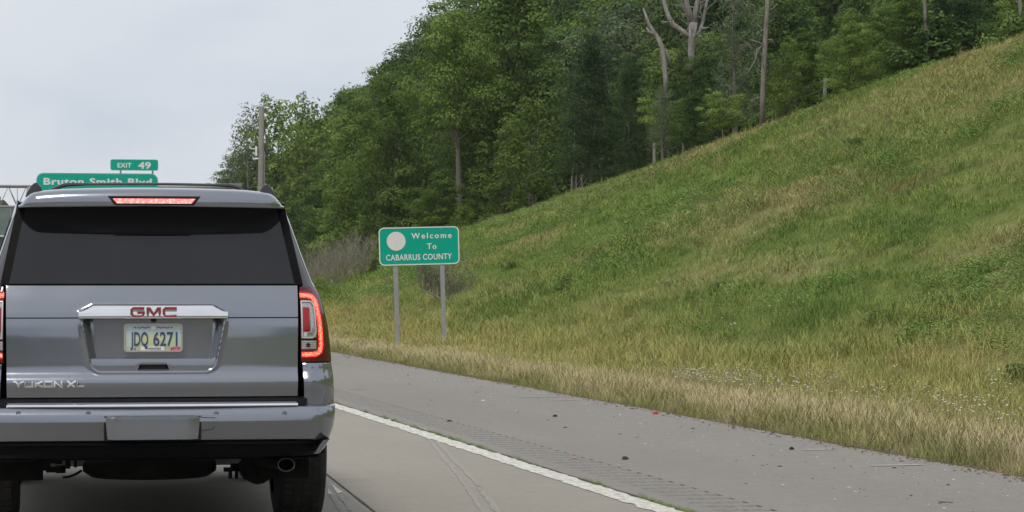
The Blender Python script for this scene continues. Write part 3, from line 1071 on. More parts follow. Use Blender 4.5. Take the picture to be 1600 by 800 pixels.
bo = stroke_mesh([(Gp, False), (Mp, False), (Cp, False)], 0.0165, 0.012, yb, 'badge_outline', M['chrome'], suv, 0.003)
stroke_mesh([(Gp, False), (Mp, False), (Cp, False)], 0.0088, 0.003, yb - 0.0125, 'badge_letters', M['badge_red'], bo)
# camera nub under the bar
MB().box((-0.012, base_y - 0.02, cz0 - 0.018), (0.016, base_y + 0.04, cz0 + 0.001)).build('rear_camera', M['black'], suv, False, None, 0.003)

# chrome script at the lower left
yx = [Q(21, 600, 0.05)[0], Q(131, 600, 0.05)[0]]
yz = [Q(80, 604.5, 0.05)[1], Q(80, 595.5, 0.05)[1]]
def L_(u0, u1, pts):
    W_ = yx[1] - yx[0]
    return [(yx[0] + (u0 + (u1 - u0) * a_) * W_, yz[0] + b_ * (yz[1] - yz[0])) for a_, b_ in pts]
paths = [
    (L_(0.00, 0.14, [(0, 0.95), (0.22, 0.95), (0.5, 0.45), (1.0, 0.95)]), False), (L_(0.00, 0.14, [(0.5, 0.45), (0.5, 0.02)]), False),
    (L_(0.172, 0.275, [(0.0, 0.95), (0.0, 0.05), (0.95, 0.05), (0.95, 0.95)]), False),
    (L_(0.315, 0.41, [(0, 0), (0, 1)]), False), (L_(0.315, 0.41, [(1, 0.98), (0.1, 0.5), (1.0, 0.02)]), False),
    (L_(0.44, 0.55, [(0, 0.05), (0, 0.95), (1, 0.95), (1, 0.05)]), True),
    (L_(0.585, 0.685, [(0, 0), (0, 0.97), (1, 0.03), (1, 1)]), False),
    (L_(0.775, 0.87, [(-0.05, 1.0), (1.0, 0.0)]), False), (L_(0.775, 0.87, [(1.1, 1.0), (-0.05, 0.0)]), False),
    (L_(0.915, 1.0, [(0, 1.0), (0, 0.1), (1.0, 0.1)]), False)]
m0 = len(COL.objects)
sc_o = stroke_mesh(paths, 0.0105, 0.006, 0.0, 'model_script', M['chrome'], suv, 0.002)
for v_ in sc_o.data.vertices:      # lay the letters onto the curved skin
    v_.co.y += tail_y(v_.co.x, v_.co.z)

# --- plate recess details
rz_a, rz_b = Q(240, 560, 0.02)[1], Q(240, 579, 0.02)[1]
fz = lambda z: surf(0, z)
m = MB()
P = []
za, zb_ = Q(240, 561, 0.05)[1], Q(240, 580, 0.05)[1]
yh = surf(0, 0.95) - 0.02
for i in range(49):
    t = 2 * i / 48 - 1
    x = t * 0.350
    cr = max(0, (abs(t) - 0.88) / 0.12) ** 2 * 0.035
    lo = zb_ + cr
    notch = 1 if abs(x) < 0.080 else 0
    lo2 = lo + (0.032 if abs(x) < 0.075 else 0.0)
    yy = yh + 0.045 * (x / 0.9) ** 2
    P.append([(x * 0.965, yy + 0.085, za + 0.004), (x, yy + 0.016, za + 0.004), (x, yy + 0.010, za), (x, yy + 0.004, (za + lo2) / 2), (x, yy + 0.006, lo2 + 0.004), (x, yy + 0.05, lo2)])
m.grid(P)
hd = link('lower_handle', m.mesh('lower_handle', True, 35), suv, M['paint'])
MB().prism([(-0.078, zb_ + 0.002), (0.078, zb_ + 0.002), (0.062, zb_ + 0.036), (-0.062, zb_ + 0.036)], yh + 0.012, yh + 0.05).build('handle_recess', M['black'], suv)
# inset flat panel behind the plate
iz0, iz1 = za + 0.004, cz0 - 0.002
patch('plate_panel', M['paint'], [(-0.315, iz0), (0.315, iz0), (0.325, iz1), (-0.325, iz1)], 12, 6, -0.044, 0.01, fn=lambda x, z: surf(0, 1.05) + 0.02 * (x / 0.5) ** 2)
pl = [Q(193.5, 550, 0.09), Q(285.5, 550, 0.09), Q(285.5, 505.5, 0.09), Q(193.5, 505.5, 0.09)]
px_c, pz_c = (pl[0][0] + pl[1][0]) / 2, (pl[0][1] + pl[2][1]) / 2
pw, ph = (pl[1][0] - pl[0][0]), (pl[2][1] - pl[0][1])
py_ = surf(0, 1.05) + 0.022
plate = empty('licence_plate', (0, 0, 0))
bpy.data.objects.remove(plate)
def rrect(w_, h_, r_, n=5):
    pts = []
    for cx_, cz_, a0 in ((w_ / 2 - r_, h_ / 2 - r_, 0), (-w_ / 2 + r_, h_ / 2 - r_, 90), (-w_ / 2 + r_, -h_ / 2 + r_, 180), (w_ / 2 - r_, -h_ / 2 + r_, 270)):
        for k in range(n + 1):
            a_ = math.radians(a0 + 90 * k / n)
            pts.append((cx_ + r_ * math.cos(a_), cz_ + r_ * math.sin(a_)))
    return pts
plate = MB().prism(rrect(pw - 0.012, ph - 0.012, 0.012), -0.004, 0.004).build('licence_plate', M['plate'], suv)
plate.location = (px_c, py_, pz_c)
def frame_ring(po, pi_, ya, yb_):
    m = MB()
    n = len(po)
    P = [[(po[i][0], yb_, po[i][1]), (po[i][0], ya, po[i][1]), (pi_[i][0], ya, pi_[i][1]), (pi_[i][0], yb_, pi_[i][1])] for i in range(n)]
    return m.grid(P, closed_u=True)
frame_ring(rrect(pw, ph, 0.018), rrect(pw - 0.020, ph - 0.018, 0.012), -0.009, 0.004).build('plate_frame', M['chrome'], plate, False, None, 0.0)
def sub_text(s, height, name, mat, parent, loc, **kw):
    o = link(name, text_mesh(s, height, name, **kw), parent, mat)
    o.location = loc
    return o
sub_text('JDQ', ph * 0.50, 'plate_characters', M['plate_ink'], plate, (-pw * 0.238, -0.006, -ph * 0.028), bold=0.012, width=pw * 0.30)
sub_text('6271', ph * 0.50, 'plate_characters', M['plate_ink'], plate, (pw * 0.205, -0.006, -ph * 0.028), bold=0.012, width=pw * 0.41)
o = MB().box((-pw * 0.215, -0.0065, -ph * 0.45), (pw * 0.19, -0.0042, -ph * 0.315)).build('county_strip', M['sign_white'], plate)
sub_text('WOOD', ph * 0.065, 'county_name', M['plate_ink'], plate, (-pw * 0.01, -0.0085, -ph * 0.38), bold=0.02, xs=1.9, depth=0.001)
MB().box((pw * 0.325, -0.0068, -ph * 0.47), (pw * 0.46, -0.0042, -ph * 0.32)).build('registration_sticker', M['sticker'], plate)
sub_text('16', ph * 0.10, 'sticker_number', simple('pink print', (0.62, 0.30, 0.33), 0.5), plate, (pw * 0.39, -0.0085, -ph * 0.395), xs=1.1, bold=0.02, depth=0.001)
for x in (-0.31, 0.31):
    for z in (0.36, -0.40):
        MB().tube([(x * pw, -0.009, z * ph), (x * pw, 0, z * ph)], 0.004, 8).build('plate_screw', M['black'], plate)
for sgn, mt in ((-1, 'plate_ink'), (1, 'badge_red')):
    pts = [(sgn * (0.06 + 0.026 * k) * pw, -0.0058, ph * (0.36 + 0.025 * math.sin(k * 1.7))) for k in range(9)]
    MB().tube(pts, 0.0022, 4).build('plate_script', M[mt], plate)
MB().tube([(0.0, -0.006, ph * 0.35), (0.0, -0.003, ph * 0.35)], 0.011, 14).build('plate_emblem', M['sign_cover'], plate)

# --- tail lamps
def curved_band(name, mat, pts, wd, off, thick, parent, fn=None, mir=1):
    """ribbon of width wd along (x,z) points, lying on the rear surface"""
    fn = fn or surf
    n = len(pts)
    P = []
    for i in range(n):
        a_ = Vector(pts[max(i - 1, 0)]); b_ = Vector(pts[min(i + 1, n - 1)])
        d = (b_ - a_).normalized()
        nn = Vector((-d.y, d.x))
        c_ = Vector(pts[i])
        row = []
        for k in (-1, -0.7, 0, 0.7, 1):
            q_ = c_ + nn * (wd / 2 * k)
            z = q_.y
            x = min(q_.x, hw(z) - 0.002)
            o_ = off if abs(k) < 0.9 else off - thick
            row.append((mir * x, fn(x, z) - o_, z))
        P.append(row)
    return link(name, MB().grid(P).mesh(name, True, 60, True), parent, mat)
LZ0, LZ1 = 0.958, 1.372
for sx in (1, -1):
    # housing wraps round the corner
    m = MB()
    P = []
    for j in range(25):
        z = LZ0 + (LZ1 - LZ0) * j / 24
        xi = 0.806
        h = hw(z)
        row = [(sx * xi, surf(xi, z) + 0.05, z), (sx * xi, surf(xi, z) - 0.010, z)]
        for k in range(1, 9):
            x = xi + (h - 0.002 - xi) * k / 8
            row.append((sx * x, surf(x, z) - 0.014, z))
        yb_ = surf(h - 0.001, z)
        row.append((sx * (h + 0.008), yb_ + 0.010, z))
        row.append((sx * (hw(z, 0.35) + 0.008), yb_ + 0.16, z))
        row.append((sx * (hw(z, 0.42) - 0.01), yb_ + 0.20, z))
        P.append(row)
    m.grid(P)
    m.grid([[P[0][k], (P[0][k][0] * 0.97, P[0][k][1] + 0.05, P[0][k][2])] for k in range(len(P[0]))])
    m.grid([[P[-1][k], (P[-1][k][0] * 0.97, P[-1][k][1] + 0.05, P[-1][k][2])] for k in range(len(P[0]))])
    lamp = link('tail_light', m.mesh('tail_light', True, 40), suv, M['lamp_dark'])
    # bright clipped corner above the lens
    def lp(px, py):
        return Q(px, py, 0.12)
    def ang(pxs):
        return [lp(*p) for p in pxs]
    led = ang([(469, 461.5), (480, 461.5), (488, 463.5), (493.5, 469), (496.5, 480), (498.8, 495), (500.6, 510), (501.8, 525), (502.2, 540), (500, 549), (494, 553), (484, 554), (471, 554)])
    # resample smooth
    def resample(pts, n):
        d = [0]
        for i in range(1, len(pts)):
            d.append(d[-1] + (Vector(pts[i]) - Vector(pts[i - 1])).length)
        tt = np.linspace(0, d[-1], n)
        return list(zip(np.interp(tt, d, [p[0] for p in pts]), np.interp(tt, d, [p[1] for p in pts])))
    led = resample(led, 60)
    curved_band('red_surround', M['lamp_red'], led, 0.050, 0.016, 0.004, lamp, mir=sx)
    ls_ = curved_band('led_strip', M['led'], led, 0.027, 0.021, 0.006, lamp, mir=sx)
    curved_band('led_core', M['led_core'], led, 0.012, 0.0235, 0.002, lamp, mir=sx)
    bez = resample(ang([(471, 470.5), (487, 471), (491.5, 478), (492.5, 495), (494, 520), (489, 527.5), (472, 527.5), (471, 470.5)]), 44)
    def pgrid(c, mirror):
        return mirrored(c) if mirror < 0 else c
    c = [lp(470.5, 529), lp(494.5, 527), lp(491.5, 472), lp(470.5, 470)]
    patch('clear_lens', M['lamp_clear'], pgrid(c, sx), 4, 8, 0.018, 0.004, lamp)
    curved_band('lens_bezel', M['lamp_white'], bez, 0.008, 0.025, 0.004, lamp, mir=sx)
    c = [lp(473.5, 517.5), lp(484, 517.5), lp(483, 480), lp(473.5, 480)]
    patch('red_reflector', M['lamp_red'], pgrid(c, sx), 3, 6, 0.026, 0.006, lamp)
    curved_band('reflector_bezel', M['lamp_white'], ang([(485.3, 481), (486, 500), (486, 518), (480, 519.5), (474, 519.5)]), 0.005, 0.025, 0.003, lamp, mir=sx)
    c = [lp(474, 526), lp(479.5, 526), lp(479.5, 519), lp(474, 519)]
    patch('lens_foot', M['lamp_white'], pgrid(c, sx), 2, 2, 0.026, 0.004, lamp)
    c = [lp(470.5, 545.5), lp(494, 545.5), lp(494, 532), lp(470.5, 532)]
    rv = patch('reverse_light', M['lamp_clear'], pgrid(c, sx), 5, 3, 0.022, 0.006, lamp)
    bx_, bz_ = lp(481, 539)
    MB().tube([(sx * bx_, surf(bx_, bz_) - 0.030, bz_), (sx * bx_, surf(bx_, bz_) - 0.02, bz_)], 0.012, 14).build('lamp_bulb', M['lamp_dark'], lamp)
    for k in range(4):
        c = [lp(471, 534.5 + 3 * k), lp(493.5, 534.5 + 3 * k), lp(493.5, 533.5 + 3 * k), lp(471, 533.5 + 3 * k)]
        patch('lens_rib', M['lamp_white'], pgrid(c, sx), 5, 1, 0.0245, 0.003, rv)

# --- bumper
def bump_sec(z):
    return interp(z, [0.525, 0.535, 0.56, 0.64, 0.672, 0.690, 0.715, 0.722], [0.085, 0.058, 0.042, -0.008, -0.006, 0.004, 0.028, 0.06])
BH = 0.992
def bump_y(x, z):
    h = hw(z) + 0.004
    a_ = abs(x)
    e = max(0, (a_ - (h - 0.13)) / 0.13)
    return bump_sec(z) + 0.035 * (a_ / h) ** 2 + 0.10 * e ** 2.4
m = MB()
P = []
ZB = [0.528, 0.531, 0.536, 0.545, 0.56, 0.60, 0.64, 0.664, 0.676, 0.69, 0.703, 0.714, 0.720, 0.722]
TX = np.concatenate([np.linspace(-1, -0.86, 10), np.linspace(-0.83, 0.83, 35), np.linspace(0.86, 1, 10)])
wrap = [0.08, 0.20, 0.34]
for t in TX:
    P.append([(t * (hw(z) + 0.004), bump_y(t * (hw(z) + 0.004), z), z) for z in ZB] + [(t * 0.93, 0.17, 0.724)])
Lr = [[(-(hw(z, 0.4) + 0.006), bump_y(hw(z), z) + d, z) for z in ZB] + [(-0.9, 0.4, 0.724)] for d in reversed(wrap)]
Rr = [[(hw(z, 0.4) + 0.006, bump_y(hw(z), z) + d, z) for z in ZB] + [(0.9, 0.4, 0.724)] for d in wrap]
m.grid(Lr + P + Rr)
link('bumper', m.mesh('bumper', True, 28), suv, M['paint'])
# bumper ears rising to the lamps, with the lower painted corners
for sx in (1, -1):
    m = MB()
    P = []
    for z in list(np.linspace(0.700, 0.945, 14)) + [0.951, 0.953]:
        xi = interp(z, [0.70, 0.76, 0.95], [0.832, 0.824, 0.815])
        h = hw(z) + 0.003
        rnd = 0.0 if z < 0.948 else (0.004 if z < 0.952 else 0.02)
        row = [(sx * xi, surf(xi, z) + 0.08, z), (sx * xi, surf(xi, z) - 0.022 + rnd, z), (sx * (xi + 0.03), surf(xi + 0.03, z) - 0.034 + rnd, z)]
        for k in range(1, 8):
            x = xi + 0.03 + (h - xi - 0.03) * k / 7
            row.append((sx * x, surf(min(x, hw(z)), z) - 0.034 * (1 - 0.5 * k / 7) + rnd, z))
        yb_ = surf(hw(z) - 0.001, z)
        row.append((sx * (hw(z, 0.35) + 0.006), yb_ + 0.06, z))
        row.append((sx * (hw(z, 0.5) + 0.006), yb_ + 0.26, z))
        P.append(row)
    m.grid(P)
    m.grid([[P[-1][k], (P[-1][k][0] * 0.985, P[-1][k][1] + 0.05, P[-1][k][2] + 0.001)] for k in range(len(P[0]))])
    link('bumper_corner', m.mesh('bumper_corner', True, 30), suv, M['paint'])
    m = MB()
    P = []
    for z, xi, xo in ((0.528, 0.925, 0.972), (0.50, 0.905, 0.955), (0.46, 0.880, 0.925), (0.452, 0.872, 0.915)):
        P.append([(sx * xi, 0.14, z), (sx * (xi + 0.004), 0.085, z), (sx * (xo - 0.012), 0.10, z), (sx * xo, 0.16, z), (sx * (xo + 0.005), 0.45, z)])
    m.grid(P)
    link('bumper_corner', m.mesh('bumper_corner', True, 30), suv, M['paint'])
# lower black valance with a ledge
m = MB()
P = []
for t in np.linspace(-1, 1, 41):
    h = 0.93
    c_ = 0.035 * t * t + 0.10 * max(0, (abs(t) - 0.86) / 0.14) ** 2
    x = t * h
    P.append([(x, 0.075 + c_, 0.530), (x, 0.050 + c_, 0.523), (x, 0.050 + c_, 0.512), (x, 0.085 + c_, 0.506), (x * 0.99, 0.10 + c_, 0.46), (x * 0.96, 0.15 + c_, 0.435), (x * 0.94, 0.35, 0.43)])
m.grid(P)
link('lower_valance', m.mesh('lower_valance', True, 30), suv, M['gap'])
# step pad and chrome strip
m = MB()
P = []
for t in np.linspace(-1, 1, 31):
    x = t * 0.835
    c_ = 0.035 * t * t
    P.append([(x, 0.10 + c_, 0.770), (x, 0.055 + c_, 0.764), (x, 0.035 + c_, 0.752), (x, 0.034 + c_, 0.724)])
m.grid(P)
link('bumper_step', m.mesh('bumper_step', True, 30), suv, M['black'])
s0 = Q(10, 632, 0.03)[0]; s1 = Q(466, 632, 0.03)[0]
m = MB()
P = []
z0_, z1_ = Q(240, 636.5, 0.01)[1], Q(240, 628.5, 0.01)[1]
for t in np.linspace(-1, 1, 31):
    x = (s0 + s1) / 2 + t * (s1 - s0) / 2
    c_ = 0.035 * t * t
    P.append([(x, 0.04 + c_, z0_ - 0.002), (x, 0.016 + c_, z0_), (x, 0.010 + c_, z0_ + 0.006), (x, 0.012 + c_, (z0_ + z1_) / 2 + 0.002), (x, 0.022 + c_, z1_ - 0.004), (x, 0.032 + c_, z1_), (x, 0.05 + c_, z1_ + 0.001)])
m.grid(P)
for e in (P[0], P[-1]):
    m.add(e, [tuple(range(len(e)))])
link('chrome_step_strip', m.mesh('chrome_step_strip', True, 40), suv, M['chrome'])
# hitch cover
hx0, hx1 = Q(165, 668, -0.02)[0], Q(312.5, 668, -0.02)[0]
hz0, hz1 = Q(240, 687.5, -0.01)[1], Q(240, 649, -0.01)[1]
m = MB()
P = []
n = 24
for i in range(n + 1):
    t = 2 * i / n - 1
    a_ = abs(t)
    e = max(0, (a_ - 0.80) / 0.20)
    yb_ = -0.045 + 0.035 * min(e, 1) ** 1.3
    row = []
    for z, dy, xs_ in ((hz0 - 0.003, 0.05, 0.955), (hz0, 0.012, 0.955), (hz0 + 0.004, 0.002, 0.957), ((hz0 + hz1) / 2, -0.002, 0.985), (hz1 - 0.016, 0.0, 1.0), (hz1 - 0.006, 0.012, 0.998), (hz1, 0.03, 0.985), (hz1 + 0.001, 0.06, 0.98)):
        x = (hx0 + hx1) / 2 + t * xs_ * (hx1 - hx0) / 2
        row.append((x, yb_ + dy, z))
    P.append(row)
m.grid(P)
for e in (P[0], P[-1]):
    m.grid([[p, (p[0], p[1] + 0.06, p[2])] for p in e])
link('hitch_cover', m.mesh('hitch_cover', True, 35), suv, M['paint'])
cxa = (hx0 + hx1) / 2
for (xa_, xb_) in ((hx0 - 0.008, hx0 + 0.03), (hx1 - 0.03, hx1 + 0.008)):
    MB().box((xa_, -0.012 + 0.008, hz0), (xb_, 0.02, hz1 - 0.004)).build('hitch_cover_gap', M['black'], suv)
# small access door beside it, a recessed line
dpts = [Q(313.5, 652.5, -0.01), Q(336, 652.5, -0.01), Q(335.5, 668, -0.01), (Q(331, 671.5, -0.01)), Q(314, 673.5, -0.01)]
dpts = [(x, z) for x, z in dpts]
P = []
m = MB()
for i in range(len(dpts) - 1):
    (xa_, za_), (xb_, zb2) = dpts[i], dpts[i + 1]
    m.tube([(xa_, bump_y(xa_, za_) - 0.0005, za_), (xb_, bump_y(xb_, zb2) - 0.0005, zb2)], 0.0018, 5)
m.build('tow_eye_cover', M['gloss_black'], suv)
for px in (28.5, 138, 338, 445):
    x, z = Q(px, 646, 0.0)
    yy = bump_y(x, z)
    m = MB()
    m.grid([[(x + r_ * math.cos(a_), yy - d_, z + r_ * math.sin(a_)) for a_ in np.linspace(0, 2 * math.pi, 15)[:-1]] for r_, d_ in ((0.0135, -0.01), (0.0135, 0.003), (0.0115, 0.0035), (0.0112, 0.001), (0.0105, 0.003), (0.0, 0.0032))], closed_v=True)
    m.build('parking_sensor', M['paint'], suv, True, 40)

# --- exhaust, chassis, spare wheel, axle
ex, ez = Q(447, 726, 0.2)
m = MB()
m.grid([[(ex + r_ * math.cos(a_), y, ez + r_ * 0.78 * math.sin(a_)) for a_ in np.linspace(0, 2 * math.pi, 25)[:-1]] for r_, y in ((0.044, 0.9), (0.044, 0.25), (0.048, 0.19), (0.048, 0.183), (0.043, 0.185), (0.040, 0.24), (0.040, 0.45), (0.0, 0.46))], closed_v=True)
m.build('exhaust_tip', M['exhaust'], suv, True, 40)
def cyl(m, c, ax, r_, L, n=20, sq=1.0, mi=0):
    c = Vector(c)
    d = {'x': Vector((1, 0, 0)), 'y': Vector((0, 1, 0)), 'z': Vector((0, 0, 1))}[ax]
    m.tube([c - d * L / 2, c - d * (L / 2 - 0.02), c + d * (L / 2 - 0.02), c + d * L / 2], [r_ * 0.9, r_, r_, r_ * 0.9], n, mi)
m = MB()
m.box((-0.60, 0.30, 0.40), (-0.50, 5.2, 0.52)); m.box((0.50, 0.30, 0.40), (0.60, 5.2, 0.52))
m.box((-0.62, 0.22, 0.42), (0.62, 0.34, 0.56)); m.box((-0.86, 1.75, 0.34), (0.86, 4.1, 0.60)); m.box((-0.8, 0.5, 0.56), (0.8, 5.0, 0.64)); m.box((-0.62, 2.0, 0.27), (0.62, 4.0, 0.34)); m.box((-0.7, 4.9, 0.30), (0.7, 5.0, 0.6))  # deep floor boxes added to block light beneath the vehicle
m.box((-0.04, 0.10, 0.445), (0.04, 0.4, 0.52))
m.build('chassis', M['under'], suv)
m = MB()
m.grid([[(r_ * math.cos(a_), 0.74 + r_ * math.sin(a_), z) for a_ in np.linspace(0, 2 * math.pi, 41)[:-1]] for r_, z in ((0.0, 0.29), (0.12, 0.285), (0.14, 0.33), (0.22, 0.345), (0.25, 0.30), (0.33, 0.295), (0.375, 0.325), (0.385, 0.40), (0.375, 0.50), (0.3, 0.54), (0, 0.54))], closed_v=True)
m.build('spare_wheel', M['under'], suv, True, 50)
m = MB()
m.tube([(-0.8, 1.27, 0.41), (0.8, 1.27, 0.41)], 0.055, 14)
m.tube([(-0.22, 1.27, 0.41), (-0.12, 1.27, 0.41), (0, 1.27, 0.41), (0.12, 1.27, 0.41), (0.22, 1.27, 0.41)], [0.06, 0.13, 0.16, 0.13, 0.06], 16)
for sx in (1, -1):
    m.tube([(sx * 0.50, 1.0, 0.30), (sx * 0.50, 1.0, 0.62)], 0.03, 10)
    m.tube([(sx * 0.62 + 0.055 * math.cos(k * 0.9), 1.2 + 0.055 * math.sin(k * 0.9), 0.40 + 0.0105 * k) for k in range(24)], 0.011, 6)
m.build('rear_axle', M['under'], suv, True, 40)
m = MB()
mx_, mz_ = Q(402, 738, 0.5)
m.tube([(mx_, 0.42, mz_ + 0.02), (mx_, 0.45, mz_ + 0.02), (mx_, 0.95, mz_ + 0.02), (mx_, 1.0, mz_ + 0.02)], [0.07, 0.085, 0.085, 0.07], 16)
m.tube([(mx_, 0.5, mz_ + 0.06), (0.60, 0.35, ez + 0.02), (ex, 0.25, ez)], 0.035, 10)
m.build('muffler', M['under'], suv, True, 40)
# brackets, hoses and clips hanging on the left and right
m = MB()
for px, py, a_, b_ in ((72, 722, 14, 26), (92, 716, 10, 18), (106, 726, 8, 12), (84, 734, 24, 8), (118, 722, 5, 16), (60, 720, 10, 40), (356, 734, 12, 6), (360, 742, 5, 12), (370, 742, 5, 12), (384, 728, 20, 12)):
    x, z = Q(px, py, 0.35)
    m.box((x - a_ / 560, 0.33, z - b_ / 560), (x + a_ / 560, 0.40, z + b_ / 560))
m.build('suspension_bracket', M['under'], suv)
m = MB()
c0_ = [Q(px, py, 0.4) for px, py in ((98, 746), (108, 745), (118, 741), (128, 735))]
m.tube([(x, 0.4, z) for x, z in c0_], 0.007, 6)
m.build('hose', M['under'], suv)
for sx in (1, -1):
    m = MB()
    m.box((sx * 0.735 - 0.14, 0.40, 0.30), (sx * 0.735 + 0.14, 0.46, 0.62))
    xa_, xb_ = (0.60, 0.96) if sx > 0 else (-0.96, -0.60)
    m.box((xa_, 0.36, 0.44), (xb_, 0.80, 0.60))
    m.build('wheel_arch_liner', M['under'], suv)
TR, TW = 0.412, 0.292
def wheel(x, y):
    e = MB()
    prof = [(0.262, -0.5), (0.275, -0.50), (0.33, -0.50), (0.385, -0.46), (0.406, -0.38), (0.412, -0.30), (0.412, 0.30), (0.406, 0.38), (0.385, 0.46), (0.33, 0.50), (0.275, 0.50), (0.262, 0.50)]
    e.grid([[(w_ * TW, r_ * math.cos(a_), r_ * math.sin(a_)) for a_ in np.linspace(0, 2 * math.pi, 57)[:-1]] for r_, w_ in prof], closed_v=True)
    # tread blocks
    for k in range(56):
        a_ = 2 * math.pi * k / 56
        for w0, w1 in ((-0.36, -0.20), (-0.16, -0.02), (0.02, 0.16), (0.20, 0.36)):
            a1, a2 = a_ + 0.006 + w0 * 0.05, a_ + 0.088 + w0 * 0.05
            vs = []
            for r_ in (0.405, 0.4185):
                for aa, ww in ((a1, w0), (a2, w0), (a2, w1), (a1, w1)):
                    vs.append((ww * TW, r_ * math.cos(aa), r_ * math.sin(aa)))
            e.add(vs, [(4, 5, 6, 7), (0, 1, 5, 4), (1, 2, 6, 5), (2, 3, 7, 6), (3, 0, 4, 7)])
    wh = e.build('wheel', M['tyre'], suv, True, 35)
    wh.location = (x, y, TR)
    r = MB()
    sgn = 1 if x > 0 else -1
    r.grid([[(sgn * w_ * TW, r_ * math.cos(a_), r_ * math.sin(a_)) for a_ in np.linspace(0, 2 * math.pi, 41)[:-1]] for r_, w_ in ((0.262, -0.45), (0.24, -0.4), (0.22, 0.0), (0.235, 0.40), (0.268, 0.49), (0.262, 0.42))], closed_v=True)
    for k in range(6):
        a_ = 2 * math.pi * k / 6
        for da in (-0.14, 0.14):
            p0 = Vector((sgn * 0.34 * TW, 0.05 * math.cos(a_), 0.05 * math.sin(a_)))
            p1 = Vector((sgn * 0.43 * TW, 0.245 * math.cos(a_ + da), 0.245 * math.sin(a_ + da)))
            r.tube([p0, p1], [0.028, 0.02], 6)
    r.tube([(sgn * 0.1 * TW, 0, 0), (sgn * 0.42 * TW, 0, 0)], 0.06, 16)
    link('rim', r.mesh('rim', True, 40), wh, M['steel'])
for yw in (1.27, 4.62):
    wheel(0.882, yw); wheel(-0.882, yw)

# --- flanks: side windows, handles, mirrors, front lamps (seen only from the side)
def side_pt(sx, y, z, off):
    return (sx * (hw(z, y) + off), y, z)
for sx in (1, -1):
    for (ya, yb_, name) in ((0.75, 1.75, 'side_window'), (1.85, 2.72, 'side_window'), (2.80, 3.78, 'side_window')):
        m = MB()
        P = []
        for i in range(7):
            y = ya + (yb_ - ya) * i / 6
            top = 1.77 if y < 3.3 else 1.77 - (y - 3.3) * 0.62
            P.append([side_pt(sx, y, 1.36 + (top - 1.36) * j / 6, 0.006) for j in range(7)])
        m.grid(P)
        link(name, m.mesh(name, True, None, True), suv, M['glass'])
    for ya in (2.0, 3.0):
        MB().box((sx * 1.012 - 0.012, ya, 1.16), (sx * 1.012 + 0.022, ya + 0.22, 1.19)).build('door_handle', M['chrome'], suv, False, None, 0.006)
    m = MB()
    m.box((sx * 1.08 - 0.09, 3.62, 1.14), (sx * 1.08 + 0.09, 3.72, 1.31))
    m.box((sx * 0.98 - 0.06, 3.66, 1.16), (sx * 0.98 + 0.06, 3.72, 1.21))
    m.build('side_mirror', M['paint'], suv, False, None, 0.03)
    m = MB()
    m.box((sx * 0.78 - 0.12, 5.46, 0.86), (sx * 0.78 + 0.12, 5.60, 1.05))
    m.build('headlight', M['lamp_clear'], suv, False, None, 0.03)
    MB().box((sx * 1.0 - 0.05, 1.85, 0.36), (sx * 1.0 + 0.06, 4.05, 0.41)).build('running_board', M['black'], suv, False, None, 0.01)
m = MB()
m.grid([[(t * (0.70 - 0.05 * v), 3.72 + (4.34 - 3.72) * (1 - v) - 0.0, 1.345 + (1.80 - 1.345) * v + 0.012 - 0.02 * t * t) for v in np.linspace(0.02, 0.98, 9)] for t in np.linspace(-1, 1, 13)])
link('windscreen', m.mesh('windscreen', True, None, True), suv, M['glass'])

#PART3
# ------------------------------------------------------------------ welcome sign on two posts
SY = at_depth(655, 400, 63.0).y
c_ = at_Y(655, 384.2, SY)
PXM = (at_Y(700, 384, SY).x - at_Y(600, 384, SY).x) / 100.0      # metres per photo pixel
welcome = empty('welcome_sign', (c_.x, SY, 0.0), 0, 'green welcome sign with an off-white disc on two slender posts beside the shoulder', 'sign')
TILT = math.radians(1.5)
W2, H2 = 125.5 * PXM, 58.5 * PXM
def rim_panel(name, w_, h_, r_, border, mat_in, mat_rim, parent, loc, tilt=0.0):
    p_ = MB().prism(rrect(w_, h_, r_, 6), -0.003, 0.003).build(name, mat_in, parent)
    p_.location = loc
    p_.rotation_euler = (0, -tilt, 0)
    frame_ring(rrect(w_, h_, r_, 6), rrect(w_ - 2 * border, h_ - 2 * border, max(r_ - border, 0.01), 6), -0.0065, 0.0045).build('border', mat_rim, p_)
    return p_
zc = c_.z
wp = rim_panel('sign_panel', W2, H2, 0.12, 0.024, M['sign_green'], M['sign_white'], welcome, (0, 0, zc), TILT)
def on_panel(px, py, cx, cy, tilt=0.0, k=PXM):
    dx, dz = (px - cx) * k, (cy - py) * k
    return dx * math.cos(tilt) + dz * math.sin(tilt), -dx * math.sin(tilt) + dz * math.cos(tilt)
for txt, px, py, hgt, wd, bold, sp in (('Welcome', 674.2, 367.8, 8.8, 63.0, 0.018, 1.35), ('To', 674.5, 384.2, 9.0, 14.6, 0.018, 1.2), ('CABARRUS COUNTY', 654.7, 401.0, 9.2, 103.0, 0.015, 1.08)):
    x, z = on_panel(px, py, 655, 384.2, TILT)
    sub_text(txt, hgt * PXM, 'lettering', M['sign_white'], wp, (x, -0.006, z), bold=bold, width=wd * PXM, spacing=sp, depth=0.0015)
x, z = on_panel(619, 377.2, 655, 384.2, TILT)
MB().tube([(x, -0.011, z), (x, -0.003, z)], 14.6 * PXM, 36).build('round_cover', M['sign_cover'], wp)
for xb in (617.5, 690.5):
    for yb in (358.5, 410.5):
        x, z = on_panel(xb, yb, 655, 384.2, TILT)
        MB().tube([(x, -0.012, z), (x, -0.003, z)], 0.013, 8).build('bolt', M['alu'], wp)
